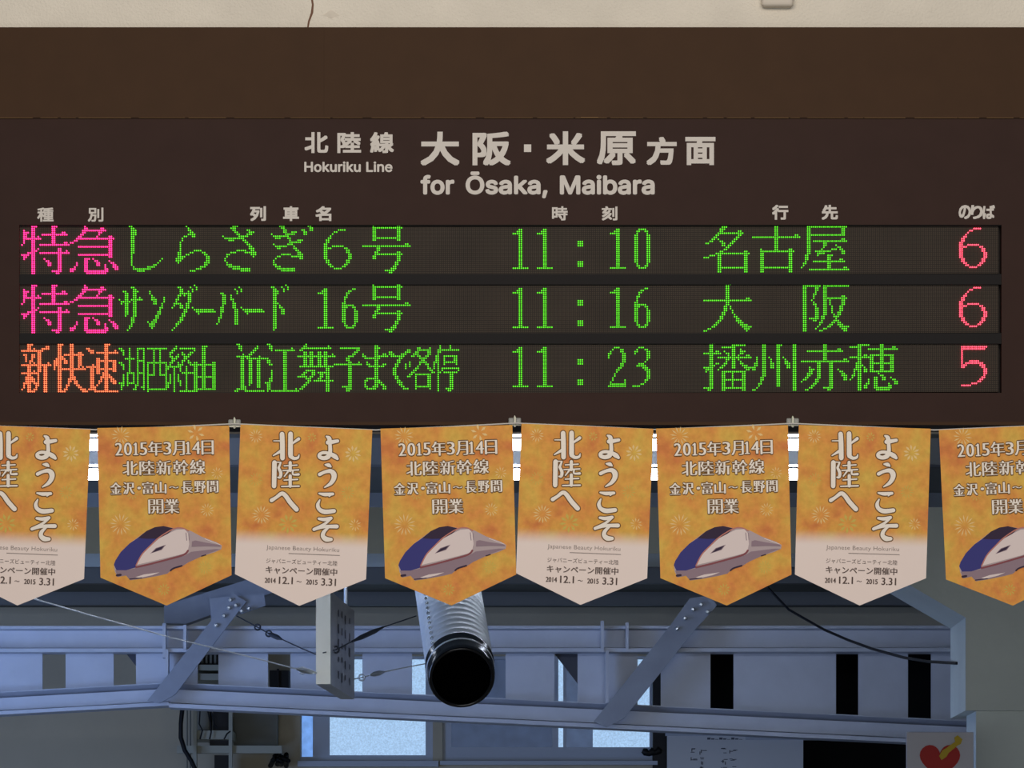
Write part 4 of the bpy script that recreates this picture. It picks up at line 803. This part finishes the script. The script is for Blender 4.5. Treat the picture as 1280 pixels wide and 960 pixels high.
BRUSH = [
    # yo
    [(712, 140, 24), (745, 136, 22), (790, 128, 18)], [(700, 92, 12), (722, 108, 24), (728, 150, 20), (730, 215, 22), (716, 252, 26), (680, 266, 22), (648, 256, 22), (645, 236, 18), (678, 222, 18), (728, 230, 20), (768, 252, 26), (788, 270, 16)],
    # u
    [(690, 318, 10), (718, 322, 22), (736, 334, 12)], [(646, 396, 20), (690, 376, 18), (735, 370, 24), (760, 395, 30), (758, 432, 26), (732, 470, 20), (685, 500, 8)],
    # ko
    [(642, 548, 12), (690, 556, 20), (752, 552, 16)], [(752, 552, 12), (722, 572, 8)], [(648, 600, 10), (632, 640, 20), (646, 676, 22), (690, 695, 26), (762, 688, 22)],
    # so
    [(640, 750, 14), (685, 756, 20), (738, 746, 18)], [(738, 746, 16), (690, 790, 14), (602, 836, 18)], [(602, 836, 16), (680, 815, 18), (785, 812, 22)], [(722, 818, 12), (682, 855, 20), (674, 890, 24), (700, 914, 28), (738, 916, 20)],
    # kita
    [(345, 74, 26), (348, 150, 27), (349, 266, 26)], [(278, 128, 7), (340, 128, 9)], [(275, 246, 8), (345, 205, 20)], [(413, 72, 26), (413, 240, 27)], [(413, 250, 24), (440, 268, 18), (472, 262, 14), (482, 238, 6)], [(424, 152, 12), (478, 112, 18)],
    # riku
    [(285, 302, 26), (282, 490, 25)], [(290, 298, 8), (335, 300, 9)], [(335, 302, 12), (318, 345, 14)], [(318, 345, 14), (336, 385, 18), (330, 418, 16), (312, 420, 10)],
    [(362, 328, 9), (466, 322, 10)], [(411, 302, 18), (411, 365, 18)], [(352, 366, 9), (478, 360, 11)], [(396, 370, 13), (364, 412, 9)], [(432, 370, 13), (434, 396, 13), (478, 396, 14)],
    [(362, 442, 9), (470, 436, 11)], [(411, 408, 18), (411, 490, 18)], [(342, 493, 10), (482, 490, 12)],
    # he
    [(262, 604, 22), (300, 580, 18), (342, 550, 22), (372, 565, 24), (412, 620, 26), (462, 676, 26)],
]


def make_white():
    root = thing('pennant', '', 'pennant')
    phi = math.atan2(-8.4, 222)
    L = local(734.3, 532.8, phi)
    Z = lambda x, y: L(650 + x / 6.4, 530 + y / 6.4)
    st = [(135, 90, 9, 12, .7, 1), (585, 100, 6, 8, .8, 2), (912, 230, 10.5, 10, 1.4, 1), (135, 435, 9, 12, .5, 2), (872, 540, 9, 12, .7, 2), (180, 720, 12, 14, .8, 1), (395, 792, 12.5, 9, 1.7, 2), (930, 800, 8, 10, .7, 1)]
    sheet(None, [Z(x, y) + (r, n, w, mi) for x, y, r, n, w, mi in st]).build('sheet', [M['pen_w'], M['star'], M['star_y']], root)
    sk = [[Z(x, y) + (w * (1.42 if w >= 14 else 1.1) / 6.4,) for x, y, w in s] for s in BRUSH]
    for nm, lo, hi in (('greeting_lettering', 0, 11), ('region_name_lettering', 11, len(sk))):
        k = MB()
        brush(k, sk[lo:hi], 1.25, pl_at(-.0006), 1)
        brush(k, sk[lo:hi], 0, pl_at(-.0012), 0)
        k.build(nm, [M['pen_white'], M['pen_halo']], root)
    N = [(0, 0)]
    text_part('slogan_lettering', [('Japanese Beauty Hokuriku', 1.5, 152.5, 91, 6.6, None)], root, 'pen_grey', None, -.012, N)
    k = MB(); p = pl_at(-.0012); k.add([p(-16, 158.2), p(48, 158.2), p(48, 158.9), p(-16, 158.9)], [(0, 1, 2, 3)]); k.build('thin_rule', M['pen_grey'], root)
    text_part('campaign_title_lettering', [('ジャパニーズビューティー北陸', 1.0, 168.6, 89, 6.0, None)], root, 'pen_brown', None, -.006, N)
    text_part('campaign_lettering', [('キャンペーン開催中', 1.0, 179.8, 89, 9.0, None)], root, 'pen_brown', None, 0, [(-.2, 0), (.2, 0)])
    text_part('campaign_date_lettering', [('2014', -37.5, 193.2, 13.5, 6.2, None), ('12.1', -18, 192.4, 17, 9, None), ('〜', -1.5, 193.2, 6, 1.6, None), ('2015', 14.5, 193.2, 14, 6.2, None), ('3.31', 35.5, 192.4, 18, 9, None)],
              root, 'pen_brown', None, 0, [(-.25, 0), (.25, 0)])
    return root


def copy_tree(o):
    c = o.copy(); COL.objects.link(c)
    for ch in list(o.children):
        d = ch.copy(); COL.objects.link(d); d.parent = c
        d.matrix_parent_inverse = ch.matrix_parent_inverse.copy()
    return c


proto = {'o': make_orange(), 'w': make_white()}
used = set()
PENS = [
    ('w', 30.5, 533.5, 21.7, 'white-tipped welcome pennant cut off by the left edge of the photo'),
    ('o', 204.0, 533.5, 208.2, 'orange bullet train pennant left of the leftmost cord hook'),
    ('w', 383.0, 534.0, 374.2, 'white-tipped welcome pennant hanging above the small suspended sign, right of the leftmost hook'),
    ('o', 558.0, 533.5, 564.3, 'orange bullet train pennant hanging in front of the silver duct'),
    ('w', 734.3, 532.8, 725.6, 'white-tipped welcome pennant just right of the middle cord hook'),
    ('o', 902.4, 533.5, 908.4, 'orange bullet train pennant left of the rightmost cord hook'),
    ('w', 1081.0, 533.5, 1074.6, 'white-tipped welcome pennant right of the rightmost cord hook'),
    ('o', 1256.0, 533.8, 1266.0, 'orange bullet train pennant cut off by the right edge of the photo'),
]
for kind, cx, cy, tx, lab in PENS:
    r = proto[kind] if kind not in used else copy_tree(proto[kind])
    used.add(kind)
    r.location = P(cx, cy, PD)
    r.rotation_euler = (0, -math.atan2(tx - cx, 222.0), 0)
    r['label'] = lab
    r['group'] = 'pennants hung in a row under the departure board'

cd = PD + .0035
pts = [(-62, 531), (-52, 530.8), (118, 537.2), (205, 534), (293, 529.8), (383, 534), (469.5, 537.6), (558, 533.6), (644.5, 529), (734, 532.8), (818.5, 537), (902, 533.4), (991, 529.4), (1081, 533.4), (1168.5, 537.6), (1256, 533.8), (1342, 530.6)]
k = MB(); k.tube([P(x, y, cd) for x, y in pts], 0.0017, 6)
tag(k.build('bunting_string', M['cord']), 'thin white cord strung below the departure board carrying the pennants', 'cord')
for (hx, hy), lab in (((293, 528.5), 'small milky plastic cord hook on the board, leftmost of the three'), ((643.5, 526.5), 'small milky plastic cord hook on the board, middle one of the three'), ((991, 527), 'small milky plastic cord hook on the board, rightmost of the three')):
    h = thing('cord_hook', lab, 'hook', P(hx, hy, CAM_D), 'cord hooks under the departure board')
    k = MB(h.location)
    k.pbox(hx - 8, hy - 4.5, hx + 8, hy + 4.0, CAM_D - .0135, .010)
    bevel(k.build('mounting_plate', M['clear_plastic'], h), .003)
    k = MB(h.location)
    k.tube([P(hx, hy - 7, CAM_D - .016), P(hx, hy - 4, CAM_D - .018), P(hx, hy + 4, CAM_D - .019), P(hx, hy + 6, CAM_D - .024)], [.001, .0032, .0034, .0028], 8)
    k.build('pin', M['pin'], h)
    k = MB(h.location); k.pbox(hx - 7, hy + 2.6, hx + 8, hy + 5.2, CAM_D - .0215, .008); k.build('cord_clip', M['pin'], h)

# ------------------------------------------------------------------ small fitting on the wall above the board
k = MB(); k.pbox(952, -28, 992, 7.5, WF - .025, .026)
tag(bevel(k.build('junction_box', M['cream_plastic']), .008, 3), 'cream plastic box on the plaster wall, cut off by the top of the photo', 'electrical box')

# ------------------------------------------------------------------ steel lattice girder behind the opening
TD = 16.0
girder = thing('lattice_girder', 'white painted steel lattice girder with plates and diagonals crossing behind the pennants', 'girder', P(640, 800, TD))
GO = girder.location


def chord(name, prof, xa, ya, xb, yb, d=TD, m='steel'):
    """profile (depth metres, rows below the line) swept from one end to the other"""
    k = MB(GO); n = len(prof)
    vs = [P(xa, ya + v, d) + Vector((0, y, 0)) for y, v in prof] + [P(xb, yb + v, d) + Vector((0, y, 0)) for y, v in prof]
    k.add(vs, [list(range(n - 1, -1, -1)), list(range(n, 2 * n))] + [(i, (i + 1) % n, (i + 1) % n + n, i + n) for i in range(n)])
    return fix_normals(k.build(name, M[m], girder))


chord('top_chord', [(.03, 0), (-.01, 0), (-.01, 3.5), (.03, 5), (.03, 26), (-.03, 28.5), (-.03, 33), (.05, 33.5), (.09, 33.5), (.09, 0)], -420, 783, 1700, 782)
bp = [(.05, 0), (-.012, 0), (-.012, 1.5), (.055, 9.5), (.012, 10), (.012, 31), (.03, 31.4), (.03, 33), (-.035, 33.4), (-.035, 39.5), (.07, 40.5), (.07, 0)]
chord('bottom_chord', [(y, v * .74) for y, v in bp], -420, 888, 212, 853.2)
chord('bottom_chord', [(y, v * .8) for y, v in bp], 212, 853.2, 1700, 924)


def ctop(x):
    return 853.2 - (x - 212) * .055 if x < 212 else 853.2 + (x - 212) * .0476


for x0, x1 in ((-190, -98), (-98, -8 - 30), (-8, 53), (82, 142), (170, 247), (273, 335), (363, 424), (453, 515), (543, 604), (632, 693), (722, 797), (826, 888), (917, 1045), (1073, 1135), (1164, 1226), (1254, 1316)):
    k = MB(GO)
    k.pprism([(x0, 813), (x1, 813), (x1, ctop(x1) + 5), (x0, ctop(x0) + 5)], TD + .045, .012)
    k.build('batten_plate', M['steel'], girder)
for x, y0_, y1_, w in ((205, 779, 822, 4), (231, 781, 812, 3.6), (208.5, 812, 852, 3.6), (753, 776, 815, 4), (784, 778, 812, 3.6), (759, 813, 879, 4)):
    k = MB(GO); k.pbox(x - w / 2, y0_, x + w / 2, y1_, TD - .045, .06); k.build('stiffener', M['steel'], girder)
for pts, bolts in (([(184, 876), (200, 879), (219, 868), (297, 766), (308, 752), (292, 742), (272, 756), (263, 777)], [(270, 782), (280, 770), (286, 760), (295, 757), (302, 764), (311, 761), (288, 750)]),
                   ([(742, 902), (758, 909), (780, 898), (868, 788), (896, 757), (888, 744), (862, 748), (836, 784)], [(846, 786), (856, 773), (866, 762), (876, 756), (884, 765)])):
    k = MB(GO); k.pprism(pts, TD - .085, .014)
    dg = fix_normals(k.build('diagonal_brace', M['steel_grey'], girder))
    for bx, by in bolts:
        k = MB(GO); q = P(bx, by, TD - .085)
        k.tube([q + Vector((0, .004, 0)), q + Vector((0, -.012, 0)), q + Vector((0, -.016, 0))], [.0085, .0085, .005], 6)
        o = k.build('bolt', M['galv'], dg)
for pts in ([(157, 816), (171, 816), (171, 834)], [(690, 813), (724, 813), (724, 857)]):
    k = MB(GO); k.pprism(pts, TD + .062, .012); k.build('gusset_or_shade', M['gap_shade'], girder, label='dark grey triangle standing in for shadow in the girder gap')  # dark triangles painted where shadows show through the plate gaps
k = MB(GO); k.pprism([(262, 748), (330, 742), (332, 757), (300, 768), (264, 776)], TD - .07, .012)
k.build('gusset_or_shade', M['steel_grey'], girder)

k = MB(); k.pprism([(205, 779), (232, 780), (420, 712), (420, 690), (205, 757)], TD + .25, .09)
tag(fix_normals(k.build('roof_beam', M['steel_grey'])), 'sloping grey roof beam rising to the right above the girder on the left', 'beam')

# ------------------------------------------------------------------ spiral duct
q0 = P(577, 846, 12.7); q1 = P(557, 720, 13.42)
ax = (q1 - q0).normalized()
L_ = (CE(14.72) - q0.z) / ax.z
duct = thing('ventilation_duct', 'large silver spiral duct with black end collar coming down from the roof', 'duct', q0)
k = MB(q0)
pts, rs = [], []
t = .05
while t < L_:
    for dt, r in ((0, .1085), (.004, .1103), (.010, .1103), (.014, .1085)):
        pts.append(q0 + ax * (t + dt)); rs.append(r)
    t += .040
k.tube(pts, rs, 48)
k.build('duct_body', M['duct'], duct)
k = MB(q0)
side = ax.cross(Vector((0, 0, 1))).normalized(); upv = side.cross(ax).normalized()
if side.x > 0: side = -side
n = int((L_ - .1) / .040)
for i in range(n):
    c_ = q0 + ax * (.075 + i * .040) + (side * .80 + upv * .60).normalized() * .110 if upv.z > 0 else q0 + ax * (.075 + i * .040) + (side * .80 - upv * .60).normalized() * .110
    k.tube([c_ - ax * .012, c_, c_ + ax * .012], [.003, .007, .003], 8)
k.build('seam', M['seam'], duct)
k = MB(q0)
prof = [(-.004, .094), (-.012, .1005), (-.004, .1065), (.015, .1085), (.085, .1095), (.09, .112), (.098, .112)]
k.lathe(q0, ax, prof, 64, 0)
k.lathe(q0, ax, [(-.004, .094), (.02, .0935), (.06, .0935)], 64, 1)
k.build('end_collar', [M['black_gloss'], M['black_matte']], duct, label='glossy black end collar')
k = MB(q0); k.tube([q0 + ax * .03, q0 + ax * .045], [.0925, .0925], 40, 0); k.build('damper', M['black_matte'], duct)

# ------------------------------------------------------------------ suspended sign seen almost edge on, with its bracing wires
d0, d1 = 14.0, 14.85
hs = thing('hanging_sign', 'narrow suspended sign box seen almost edge on left of the silver duct', 'sign', P(404, 800, d0))
O = hs.location
zt, zb = P(0, 738, d0).z, P(0, 855, d0).z
A = P(395, 855, d0); B = P(413, 855, d0)
C = P(443, 882, d1); off = Vector((C.x - B.x, d1 - d0, 0))
Dv = A + off
k = MB(O)
k.prism([(A.x, A.y, zb), (B.x, B.y, zb), (B.x, B.y, zt), (A.x, A.y, zt)], .02); k.build('end_cap', M['sign_end'], hs, label='bright metal end')
k = MB(O)
k.prism([(A.x, A.y + .02, zb), (B.x, B.y + .02, zb), (B.x + off.x, B.y + off.y, zb), (A.x + off.x, A.y + off.y, zb)], zt - zb, ax=(0, 0, 1))
fix_normals(k.build('sign_box', M['sign_face'], hs))
k = MB(O)
nrm = Vector((off.y, -off.x, 0)).normalized()
random.seed(9)
for i, t in enumerate((.32, .46, .60, .78)):
    for j in range(5):
        zz = zt - .04 - j * .055 - random.uniform(0, .01)
        c_ = Vector((B.x, B.y, 0)) + off * t + nrm * .0015
        e = off.normalized() * .014
        h = random.uniform(.018, .036)
        k.add([(c_.x - e.x, c_.y - e.y, zz), (c_.x + e.x, c_.y + e.y, zz), (c_.x + e.x, c_.y + e.y, zz - h), (c_.x - e.x, c_.y - e.y, zz - h)], [(0, 1, 2, 3)])
k.build('side_marking', M['sign_ink'], hs)
for t in (.08, .92):
    k = MB(O); c_ = Vector(((A.x + B.x) / 2, A.y, 0)) + off * t
    k.tube([(c_.x, c_.y, zt - .01), (c_.x, c_.y, CE(c_.y + 9) + .01)], .008, 8); k.build('suspension_rod', M['galv'], hs)


def wire(label, pts, d_a, d_b, m, buckle=None, rings=()):
    n = len(pts)
    w3 = [P(x, y, d_a + (d_b - d_a) * i / (n - 1)) for i, (x, y) in enumerate(pts)]
    t = thing('brace_wire', label, 'wire', w3[0])
    k = MB(w3[0]); k.tube(w3, .0024, 6); k.build('wire', M[m], t)
    if buckle:
        a_, b2 = w3[buckle[0]], w3[buckle[1]]
        k = MB(w3[0]); q = [a_.lerp(b2, s) for s in (0, .15, .3, .7, .85, 1)]
        k.tube(q, [.004, .006, .0095, .0095, .006, .004], 8); k.build('turnbuckle', M['galv'] if m == 'wire' else M['wire_dark'], t)
    for i in rings:
        k = MB(w3[0]); k.ring(w3[i], .011, .0035); k.build('ring', M['galv'] if m == 'wire' else M['wire_dark'], t)


wire('long pale wire running down from the far left to the suspended sign', [(20, 742), (110, 768), (210, 796), (320, 823), (370, 836), (378, 838), (395, 841)], 13.2, 14.0, 'wire', (4, 6), (5,))
wire('dark wire with rings sloping down to the left side of the suspended sign', [(296, 770), (322, 784), (336, 792), (352, 799), (378, 811), (395, 818)], 15.86, 14.02, 'wire_dark', (2, 3), (1, 2))
wire('dark wire rising right from the suspended sign with a dark turnbuckle', [(404, 816), (420, 812), (440, 802), (462, 791), (479, 784), (520, 770)], 13.96, 14.9, 'wire_dark', (2, 4), (1,))
wire('pale wire with shiny turnbuckle running right from the foot of the suspended sign', [(441, 849), (452, 847), (462, 844), (480, 840), (498, 836), (514, 833), (540, 828)], 14.86, 15.4, 'wire', (2, 3), (1,))
k = MB(); k.tube([P(x, y, d) for x, y, d in ((925, 607, 15.7), (940, 690, 15.65), (960, 735, 15.6), (986, 762, 15.5), (1005, 773, 15.3), (1030, 787, 15.0), (1060, 800, 14.6), (1090, 811, 14.2), (1130, 822, 13.6), (1160, 827, 13.2), (1196, 829, 12.72))], .005, 8)
tag(k.build('cable', M['rubber']), 'black cable sagging across the girder towards the pillar on the right', 'cable')

# ------------------------------------------------------------------ fluorescent lamps under the roof
def lamp(cx, py, d, half, lab):
    c0 = P(cx, py, d)
    t = thing('fluorescent_lamp', lab, 'lamp', c0, 'fluorescent lamps under the roof')
    k = MB(c0); k.box((c0.x - half, c0.y - .04, c0.z + .03), (c0.x + half, c0.y + .04, c0.z + .08)); k.build('lamp_housing', M['lamp_white'], t)
    k = MB(c0)
    for s in (-1, 1):
        k.box((c0.x + s * half - .015, c0.y - .02, c0.z - .02), (c0.x + s * half + .015, c0.y + .02, c0.z + .04))
    k.build('tube_holder', M['lamp_white'], t)
    k = MB(c0); k.tube([(c0.x - half + .015, c0.y, c0.z), (c0.x + half - .015, c0.y, c0.z)], .019, 12); k.build('tube', M['tube'], t)
    for s in (-.7, .7):
        k = MB(c0); k.tube([(c0.x + s * half, c0.y, c0.z + .07), (c0.x + s * half, c0.y, CE(d) + .01)], .006, 6); k.build('hanger', M['galv'], t)


lamp(765, 593, 13.6, .73, 'lit fluorescent lamp glowing between the pennants right of the duct, lower row')
lamp(762, 556, 12.75, .68, 'lit fluorescent lamp glowing between the pennants right of the duct, upper row')
lamp(70, 593, 13.6, .40, 'lit fluorescent lamp glowing beside the leftmost pennant, lower row')
lamp(70, 556, 12.75, .38, 'lit fluorescent lamp glowing beside the leftmost pennant, upper row')

# ------------------------------------------------------------------ things against the back wall
RD = BW - .12
FR = HORIZON + CAM_H * FPX / RD
rack = thing('equipment_rack', 'cream steel rack holding black equipment against the wall on the left', 'rack', P(290, FR, RD))
O = rack.location
for x in (243.5, 288):
    k = MB(O); k.pbox(x - 2.2, 806, x + 2.2, FR, RD - .33, .04); k.build('post', M['rack'], rack)
for x0, yy0, x1, yy1 in ((240, 831, 292, 838), (240, 842, 292, 850), (241, 913, 290, 924), (221, 932, 352, 941.5), (240, 1010, 292, 1018)):
    k = MB(O); k.pbox(x0, yy0, x1, yy1, RD - .3, .3 if x1 < 300 else .04); k.build('shelf', M['rack'], rack)
k = MB(O); k.pbox(241, 809, 291, 831, RD - .24, .2)
eq = k.build('equipment_box', M['equip'], rack)
k = MB(O)
for i in range(8): k.pbox(246 + i * 5.4, 812, 248.5 + i * 5.4, 829, RD - .255, .014)
k.build('vent_slat', M['equip_grey'], eq)
for r in ((266, 887, 286, 912.5), (262, 925, 287, 931.5), (268, 944, 287, 1009)):
    k = MB(O); k.pbox(*r, RD - .22, .2); k.build('equipment_box', M['equip'], rack)
k = MB(O); k.pbox(247, 888, 262, 912.5, RD - .2, .18); k.build('equipment_box', M['equip_grey'], rack, label='grey equipment box')
for pts in (((250, 889), (249, 905), (253, 913), (250, 924)), ((259, 886), (263, 903), (264, 915), (262, 924)), ((280, 924), (284, 917), (288, 914)), ((264, 889), (268, 905), (272, 912))):
    k = MB(O); k.tube([P(x, y, RD - .33) for x, y in pts], .0035, 6); k.build('lead', M['rubber'], rack)
k = MB(); k.pbox(292, 888, 343, 931.5, RD - .01, .12); k.pbox(343, 885, 346, 931.5, RD - .03, .14)
tag(k.build('wall_panel', M['equip_grey']), 'grey flat wall panel right of the equipment rack', 'panel')
k = MB(); k.pbox(337, 838, 361, 862, RD, .12); k.pbox(346, 836, 348.5, 862, RD - .02, .03)
tag(k.build('wall_socket_box', [M['equip'], M['rack']]), 'dark box on the wall seen between girder plates above the rack', 'electrical box')
k = MB(); random.seed(2)
for i in range(7):
    a_ = P(341 + i * 2.4, 945 + random.uniform(0, 6), RD - .02)
    k.tube([a_, a_ + Vector((.02, -.04, random.uniform(-.03, .03))), a_ + Vector((random.uniform(-.02, .04), .09, -.02))], .012, 8)
tag(k.build('pipe_clamp', M['equip']), 'black clamp fitting at the right end of the rack rail', 'clamp')
k = MB(); k.tube([P(x, y, RD - .42) for x, y in ((231, 868), (228, 885), (226, 905), (226, 922), (231, 938), (239, 951), (247, 968), (262, 1010), (270, 1100))], .0105, 8)
tag(k.build('cable', M['rubber']), 'thick black cable hanging down left of the equipment rack', 'cable')
for x in (234, 238):
    k = MB(); k.tube([P(x, 862, RD - .1), P(x, 1000, RD - .1), P(x, FR, RD - .1)], .004, 6)
    tag(k.build('conduit', M['equip_grey']), 'thin grey conduit on the wall beside the thick black cable, %s of the pair' % ('left one' if x == 234 else 'right one'), 'conduit')
k = MB(); k.tube([P(803 + i * 4, 938 + (i * 7) % 5, BW - .05) for i in range(7)], [.012, .02, .014, .022, .012, .02, .01], 8)
tag(k.build('window_latch', M['equip']), 'dark latch fitting on the sill of the right window', 'latch')

nb = thing('notice_board', 'pale grey notice board with faint writing at the dark doorway', 'notice board', P(920, 918, BW - .2))
O = nb.location
k = MB(O); k.pbox(834, 919, 1004, 1120, BW - .2, .02); k.build('board', M['notice'], nb)
k = MB(O); k.pbox(832, 916, 932, 919.5, BW - .215, .03); k.pbox(932, 921, 1026, 925, BW - .21, .03); k.build('top_rail', M['frame'], nb)
for x in (838, 1000):
    k = MB(O); k.pbox(x - 2, 1118, x + 2, HORIZON + CAM_H * FPX / (BW - .19), BW - .19, .03); k.build('leg', M['frame'], nb)
k = MB(O); random.seed(7)
for cx in (867, 878, 905, 915):
    y = 935
    while y < 1000:
        for j in range(4):
            u, v = cx + random.uniform(-4, 2), y + random.uniform(0, 6)
            w, h = random.choice(((5, .8), (1, 4), (4, .8)))
            k.add([P(u, v, BW - .2025), P(u + w, v, BW - .2025), P(u + w, v + h, BW - .2025), P(u, v + h, BW - .2025)], [(0, 1, 2, 3)])
        y += 11
for i in range(9):
    k.add([P(884 + i * 5, 922 + (i % 3), BW - .2025), P(888 + i * 5, 922 + (i % 3), BW - .2025), P(888 + i * 5, 924.5, BW - .2025), P(884 + i * 5, 924.5, BW - .2025)], [(0, 1, 2, 3)])
k.build('faint_marking', M['notice_ink'], nb, kind='stuff')

# ------------------------------------------------------------------ heart sign in front of the pillar
HD = 11.9
heart = thing('heart_sign', 'small white board with a red heart and yellow arrow standing before the right pillar', 'sign', P(1175, HORIZON + CAM_H * FPX / HD, HD))
O = heart.location
k = MB(O); k.pbox(1133, 915, 1217, 1000, HD, .012); bevel(k.build('board', M['heart_board'], heart), .002)
k = MB(O); k.pbox(1170, 998, 1180, HORIZON + CAM_H * FPX / HD, HD + .012, .02); k.build('stand_post', M['frame'], heart)
k = MB(O)
hp = []
for i in range(40):
    t = 2 * math.pi * i / 40
    hp.append((1175 + 1.58 * 16 * math.sin(t) ** 3, 950.5 - 1.62 * (13 * math.cos(t) - 5 * math.cos(2 * t) - 2 * math.cos(3 * t) - math.cos(4 * t))))
k.prism([P(x, y, HD - .004) for x, y in hp], .0045); k.build('heart', M['heart'], heart, label='red heart')
k = MB(O)
k.prism([P(x, y, HD - .009) for x, y in ((1174, 945), (1178, 938), (1183, 935), (1194, 927), (1193, 922), (1197, 919), (1203, 924), (1201, 930), (1197, 932), (1186, 941), (1183, 946), (1177, 950))], .0055)
k.build('arrow', M['arrow'], heart, label='yellow arrow')
for o in list(heart.children): fix_normals(o)

bpy.context.view_layer.update()
